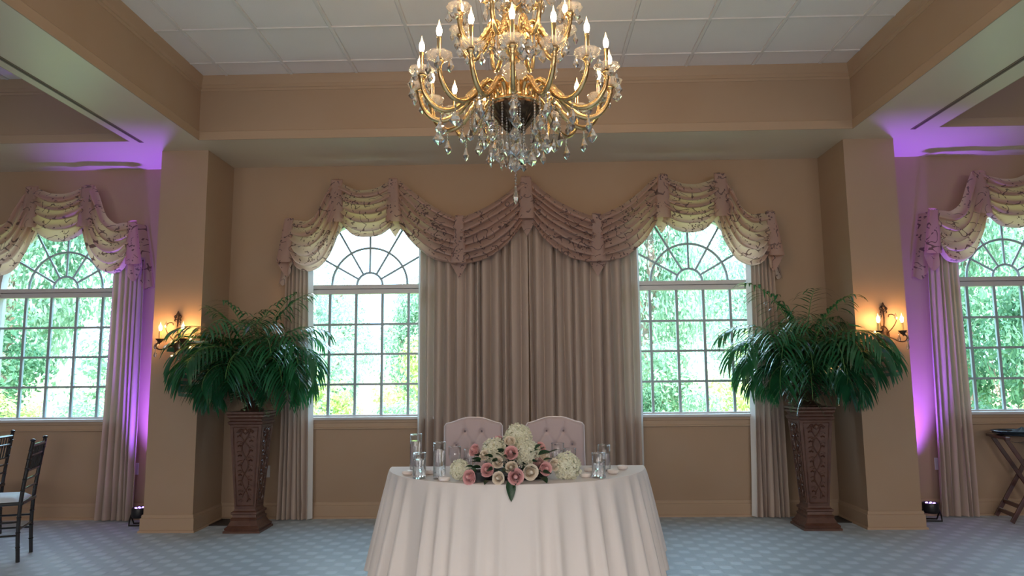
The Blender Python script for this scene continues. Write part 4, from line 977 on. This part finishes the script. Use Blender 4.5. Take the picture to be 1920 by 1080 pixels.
# ------------------------------------------------------------------ tray stand at right
ts = thing('tray_stand', 'folding dark wooden tray stand at the right edge', 'stand', (4.62, -.29, 0), radians(-12))
def bar(p, q, w, d, name, par):
    p, q = Vector(p), Vector(q); z = (q - p).normalized(); x = Vector((0, 1, 0)); y = z.cross(x).normalized(); m = MB()
    m.loft([[c + x * (sx * d) + y * (sy * w) for sx, sy in ((-1, -1), (1, -1), (1, 1), (-1, 1))] for c in (p, q)]); return bevel(m.build(name, M_wood, par, False), .003)
for y, sh in ((-.17, 0), (.17, 0)):
    bar((-.22, y, .01), (.20, y, .755), .018, .010, 'leg', ts); bar((.22, y + (.022 if y < 0 else -.022), .01), (-.20, y + (.022 if y < 0 else -.022), .755), .018, .010, 'leg', ts)
for x, z in ((-.19, .07), (-.145, .15), (.19, .07), (.145, .15)):
    bar2 = MB(); bar2.box(x - .008, x + .008, -.165, .165, z - .018, z + .018); bar2.build('rung', M_wood, ts, False)
for x in (-.21, .21): m = MB(); m.box(x - .02, x + .02, -.22, .22, .752, .778); bevel(m.build('top_rail', M_wood, ts, False), .004)
for x in (-.12, .12): m = MB(); m.box(x - .02, x + .02, -.21, -.205, .70, .76); 
for y in (-.12, 0, .12): m = MB(); m.grid(lambda u, v, y=y: (-.2 + .4 * u, y - .02 + .04 * v, .752 - .05 * sin(pi * u)), 12, 1); m.build('strap', M_plastic, ts)
for y in (-.182, .182): m = MB(); m.lathe([(.001, 0), (.007, .001), (.006, .004), (.001, .005)], 10); o = m.build('pivot_bolt', M_silver, ts); o.location = (0, y, .385); o.rotation_euler = (radians(90 if y < 0 else -90), 0, 0)
def oval_tray(z, s, lab):
    t = thing('serving_tray', lab, 'tray', (4.64, -.30, z), radians(-8)); m = MB()
    m.lathe([(.001, 0), (.24, 0), (.27, .012), (.285, .022), (.288, .020), (.27, .006), (.24, -.006), (.001, -.006)], 48); o = m.build('dish', M_tray, t, True, 50); o.scale = (s, .78 * s, 1); return t
oval_tray(.785, .96, 'black oval serving tray under the shiny one on the tray stand'); oval_tray(.803, 1.0, 'shiny black oval serving tray on top of the tray stand')
m = MB()
def nk(u, v):
    a = 2 * pi * u; r_ = (1 - v); return (.10 * r_ * cos(a) * (1 + .3 * sin(3 * a)), .07 * r_ * sin(a) * (1 + .25 * cos(4 * a)), .004 + .05 * v ** 1.3 + .008 * sin(5 * a) * r_ * v)
m.grid(nk, 24, 8); o = m.build('napkin', M_napkin, None, True, None, (4.57, -.36, .810)); tag(o, 'crumpled dark napkin on the serving tray', 'napkin')

# ------------------------------------------------------------------ outdoors
mb = MB(); mb.grid(lambda u, v: (-60 + 120 * u, .5 + 79.5 * v, -.35 + 2.2 * sm(.25, 1, v)), 24, 16); o = mb.build('lawn', M_grass); tag(o, kind='structure')
mb = MB(); mb.box(-40, 40, .14, .6, -.6, -.36); mb.build('outside_footing', M_grass, None, False)['kind'] = 'structure'
def foliage_mesh(name, n, size, seed, m_, blobs):
    rnd = random.Random(seed); mb = MB(); bl = []
    for _ in range(blobs):
        a = rnd.uniform(0, 2 * pi); z = rnd.uniform(-.8, .95); rr = sqrt(max(0, 1 - z * z)) * rnd.uniform(.35, .85); bl.append((Vector((rr * cos(a), rr * sin(a), z * .8)), rnd.uniform(.22, .42)))
    for i in range(n):
        c, br = bl[i % blobs]; d = Vector((rnd.gauss(0, 1), rnd.gauss(0, 1), rnd.gauss(0, 1))).normalized(); p = c + d * br * rnd.uniform(.55, 1.0) ** .6
        nrm = (d + Vector((rnd.uniform(-.7, .7), rnd.uniform(-.7, .7), rnd.uniform(-.2, 1)))).normalized(); t1 = nrm.orthogonal().normalized(); t1.rotate(Matrix.Rotation(rnd.uniform(0, 6), 3, nrm)); t2 = nrm.cross(t1); s = size * rnd.uniform(.6, 1.3)
        mb.add([p - t1 * s, p + t2 * s * .45, p + t1 * s, p - t2 * s * .45], [(0, 1, 2, 3)])
    return mb.mesh(name, m_, False)
FA = [foliage_mesh('foliage', 16000, .032, 1 + i, m_, 60) for i, m_ in enumerate((M_leafA, M_leafC, M_leafD))]
FS = [foliage_mesh('foliage', 4200, .05, 11 + i, m_, 26) for i, m_ in enumerate((M_leafB, M_leafC, M_leafA))]
def tree(x, y, h, w, k, label, gz=-.3):
    r = thing('tree', label, 'tree', (x, y, gz), random.uniform(0, 6), None)
    m = MB(); m.tube(crom([(0, 0, 0), (.05 * w, .03, h * .3), (-.04 * w, .05, h * .55), (0, 0, h * .85)], 12), [.035 * h * (1 - .06 * i) for i in range(13)], 8)
    for a in range(5): b = a * 1.3; m.tube([(0, 0, h * (.3 + .08 * a)), (w * .25 * cos(b), w * .25 * sin(b), h * (.45 + .08 * a)), (w * .4 * cos(b), w * .4 * sin(b), h * (.55 + .08 * a))], [.015 * h, .009 * h, .003 * h], 6)
    m.build('trunk', M_bark, r)
    o = link('foliage', FA[k], r, (0, 0, h * .60), (0, 0, random.uniform(0, 6)), (w / 2, w / 2, h * .46)); return r
def shrub(x, y, h, w, k, label, gz=-.33):
    r = thing('shrub', label, 'shrub', (x, y, gz), random.uniform(0, 6), None)
    m = MB()
    for a in range(5): b = a * 1.26; m.tube([(0, 0, 0), (w * .2 * cos(b), w * .2 * sin(b), h * .6)], [.02, .008], 5)
    m.build('stems', M_bark, r); link('foliage', FS[k], r, (0, 0, h * .55), None, (w / 2, w / 2, h * .52)); return r
TR = [  # x, y, height, width, leaf kind, label
 (-13.6, 11, 8.6, 4.6, 0, 'broad mid green tree at the left of the far left window'), (-9.0, 11.4, 8.2, 3.4, 1, 'dark green tree at the right of the far left window'),
 (-19, 17.6, 10, 5.5, 2, 'pale tree behind the broad one in the far left window'), (-13.4, 18.2, 10.5, 5.0, 0, 'tall mid green tree behind the dark one in the far left window'),
 (-24.5, 26, 13, 7, 2, 'furthest pale tree, outer side of the far left window'), (-17, 26, 13, 6.5, 2, 'furthest pale tree, inner side of the far left window'),
 (-5.7, 11.2, 4.3, 3.0, 2, 'low pale tree at the left of the window left of the drapes'), (-2.7, 11.5, 4.1, 2.5, 0, 'low mid green tree beside the drapes in the left middle window'),
 (-7.7, 17.8, 5.4, 4.2, 0, 'mid green tree behind the low pale one in the left middle window'), (-3.2, 18, 5.2, 3.3, 2, 'pale tree in the middle of the left middle window'),
 (-9.8, 26, 6.6, 5.4, 2, 'distant pale tree at the left of the left middle window'), (-4.4, 26, 6.2, 4.8, 2, 'distant pale tree at the right of the left middle window'),
 (3.1, 11, 7.4, 2.8, 0, 'slim mid green tree with a visible trunk in the right middle window'), (6.1, 11.6, 5.0, 3.0, 2, 'pale rounded tree at the right of the right middle window'),
 (4.2, 18, 9, 4.0, 2, 'tall pale tree behind the slim one in the right middle window'), (8.3, 18.3, 8, 3.9, 0, 'mid green tree behind the pale rounded one in the right middle window'),
 (6.8, 26, 12, 5.5, 2, 'furthest pale tree in the middle of the right middle window'), (12.6, 26, 12, 5.4, 2, 'furthest pale tree between the two right windows'),
 (11.0, 10.9, 8.2, 3.6, 0, 'mid green tree at the left of the far right window'), (15.0, 11.4, 9.0, 3.9, 1, 'dark green tree filling the far right window'),
 (14.0, 18, 11, 4.6, 2, 'tall pale tree at the left of the far right window'), (19, 18, 11, 4.8, 0, 'tall mid green tree at the outer side of the far right window'), (19.2, 26, 13.5, 6.4, 2, 'furthest pale tree in the far right window')]
for t in TR: tree(*t)
SH = [(-9.2, 5.0, 1.5, 1.7, 0, 'yellow green shrub at the left of the far left window'), (-7.45, 5.1, 1.4, 1.6, 2, 'mid green shrub below the middle of the far left window'), (-5.9, 5.0, 1.4, 1.4, 0, 'yellow green shrub behind the left pillar'),
 (-3.55, 5.0, 1.75, 1.3, 0, 'bright yellow green shrub at the left of the left middle window'), (-2.25, 5.2, 1.35, 1.2, 2, 'mid green shrub in the left middle window'), (-1.1, 4.9, 1.35, 1.0, 1, 'dark green shrub beside the drapes in the left middle window'),
 (1.85, 4.9, 1.45, 1.1, 1, 'dark green shrub beside the drapes in the right middle window'), (3.0, 5.1, 1.5, 1.1, 2, 'upright mid green shrub in the right middle window'), (4.3, 5.2, 1.95, 1.4, 0, 'large yellow green shrub in the right middle window'),
 (8.1, 5.0, 3.1, 1.9, 1, 'tall dark green shrub filling the lower far right window'), (10.2, 5.1, 2.9, 1.7, 2, 'tall mid green shrub beyond the tall dark one in the far right window'), (6.15, 2.7, 1.2, .9, 1, 'low dark green shrub at the foot of the far right window'), (7.1, 2.9, 1.45, 0.9, 0, 'yellow green shrub low in the far right window'),
 (-11.6, 8.0, 3.0, 2.8, 1, 'wide dark bush under the trees, outer side of the far left window'), (-8.7, 8.1, 2.8, 2.7, 2, 'wide mid green bush under the trees in the far left window'),
 (-4.6, 8.0, 2.5, 2.4, 2, 'wide mid green bush behind the yellow shrub in the left middle window'), (-2.2, 8.1, 2.4, 2.2, 0, 'wide yellow green bush beside the drapes in the left middle window'),
 (2.6, 8.0, 2.6, 2.2, 2, 'wide mid green bush behind the dark shrub in the right middle window'), (5.0, 8.1, 2.6, 2.4, 0, 'wide yellow green bush behind the large shrub in the right middle window'),
 (9.3, 8.0, 3.4, 2.6, 1, 'wide dark bush at the left of the far right window'), (12.1, 8.1, 3.6, 2.7, 2, 'wide mid green bush at the outer side of the far right window')]
for t in SH: shrub(*t)
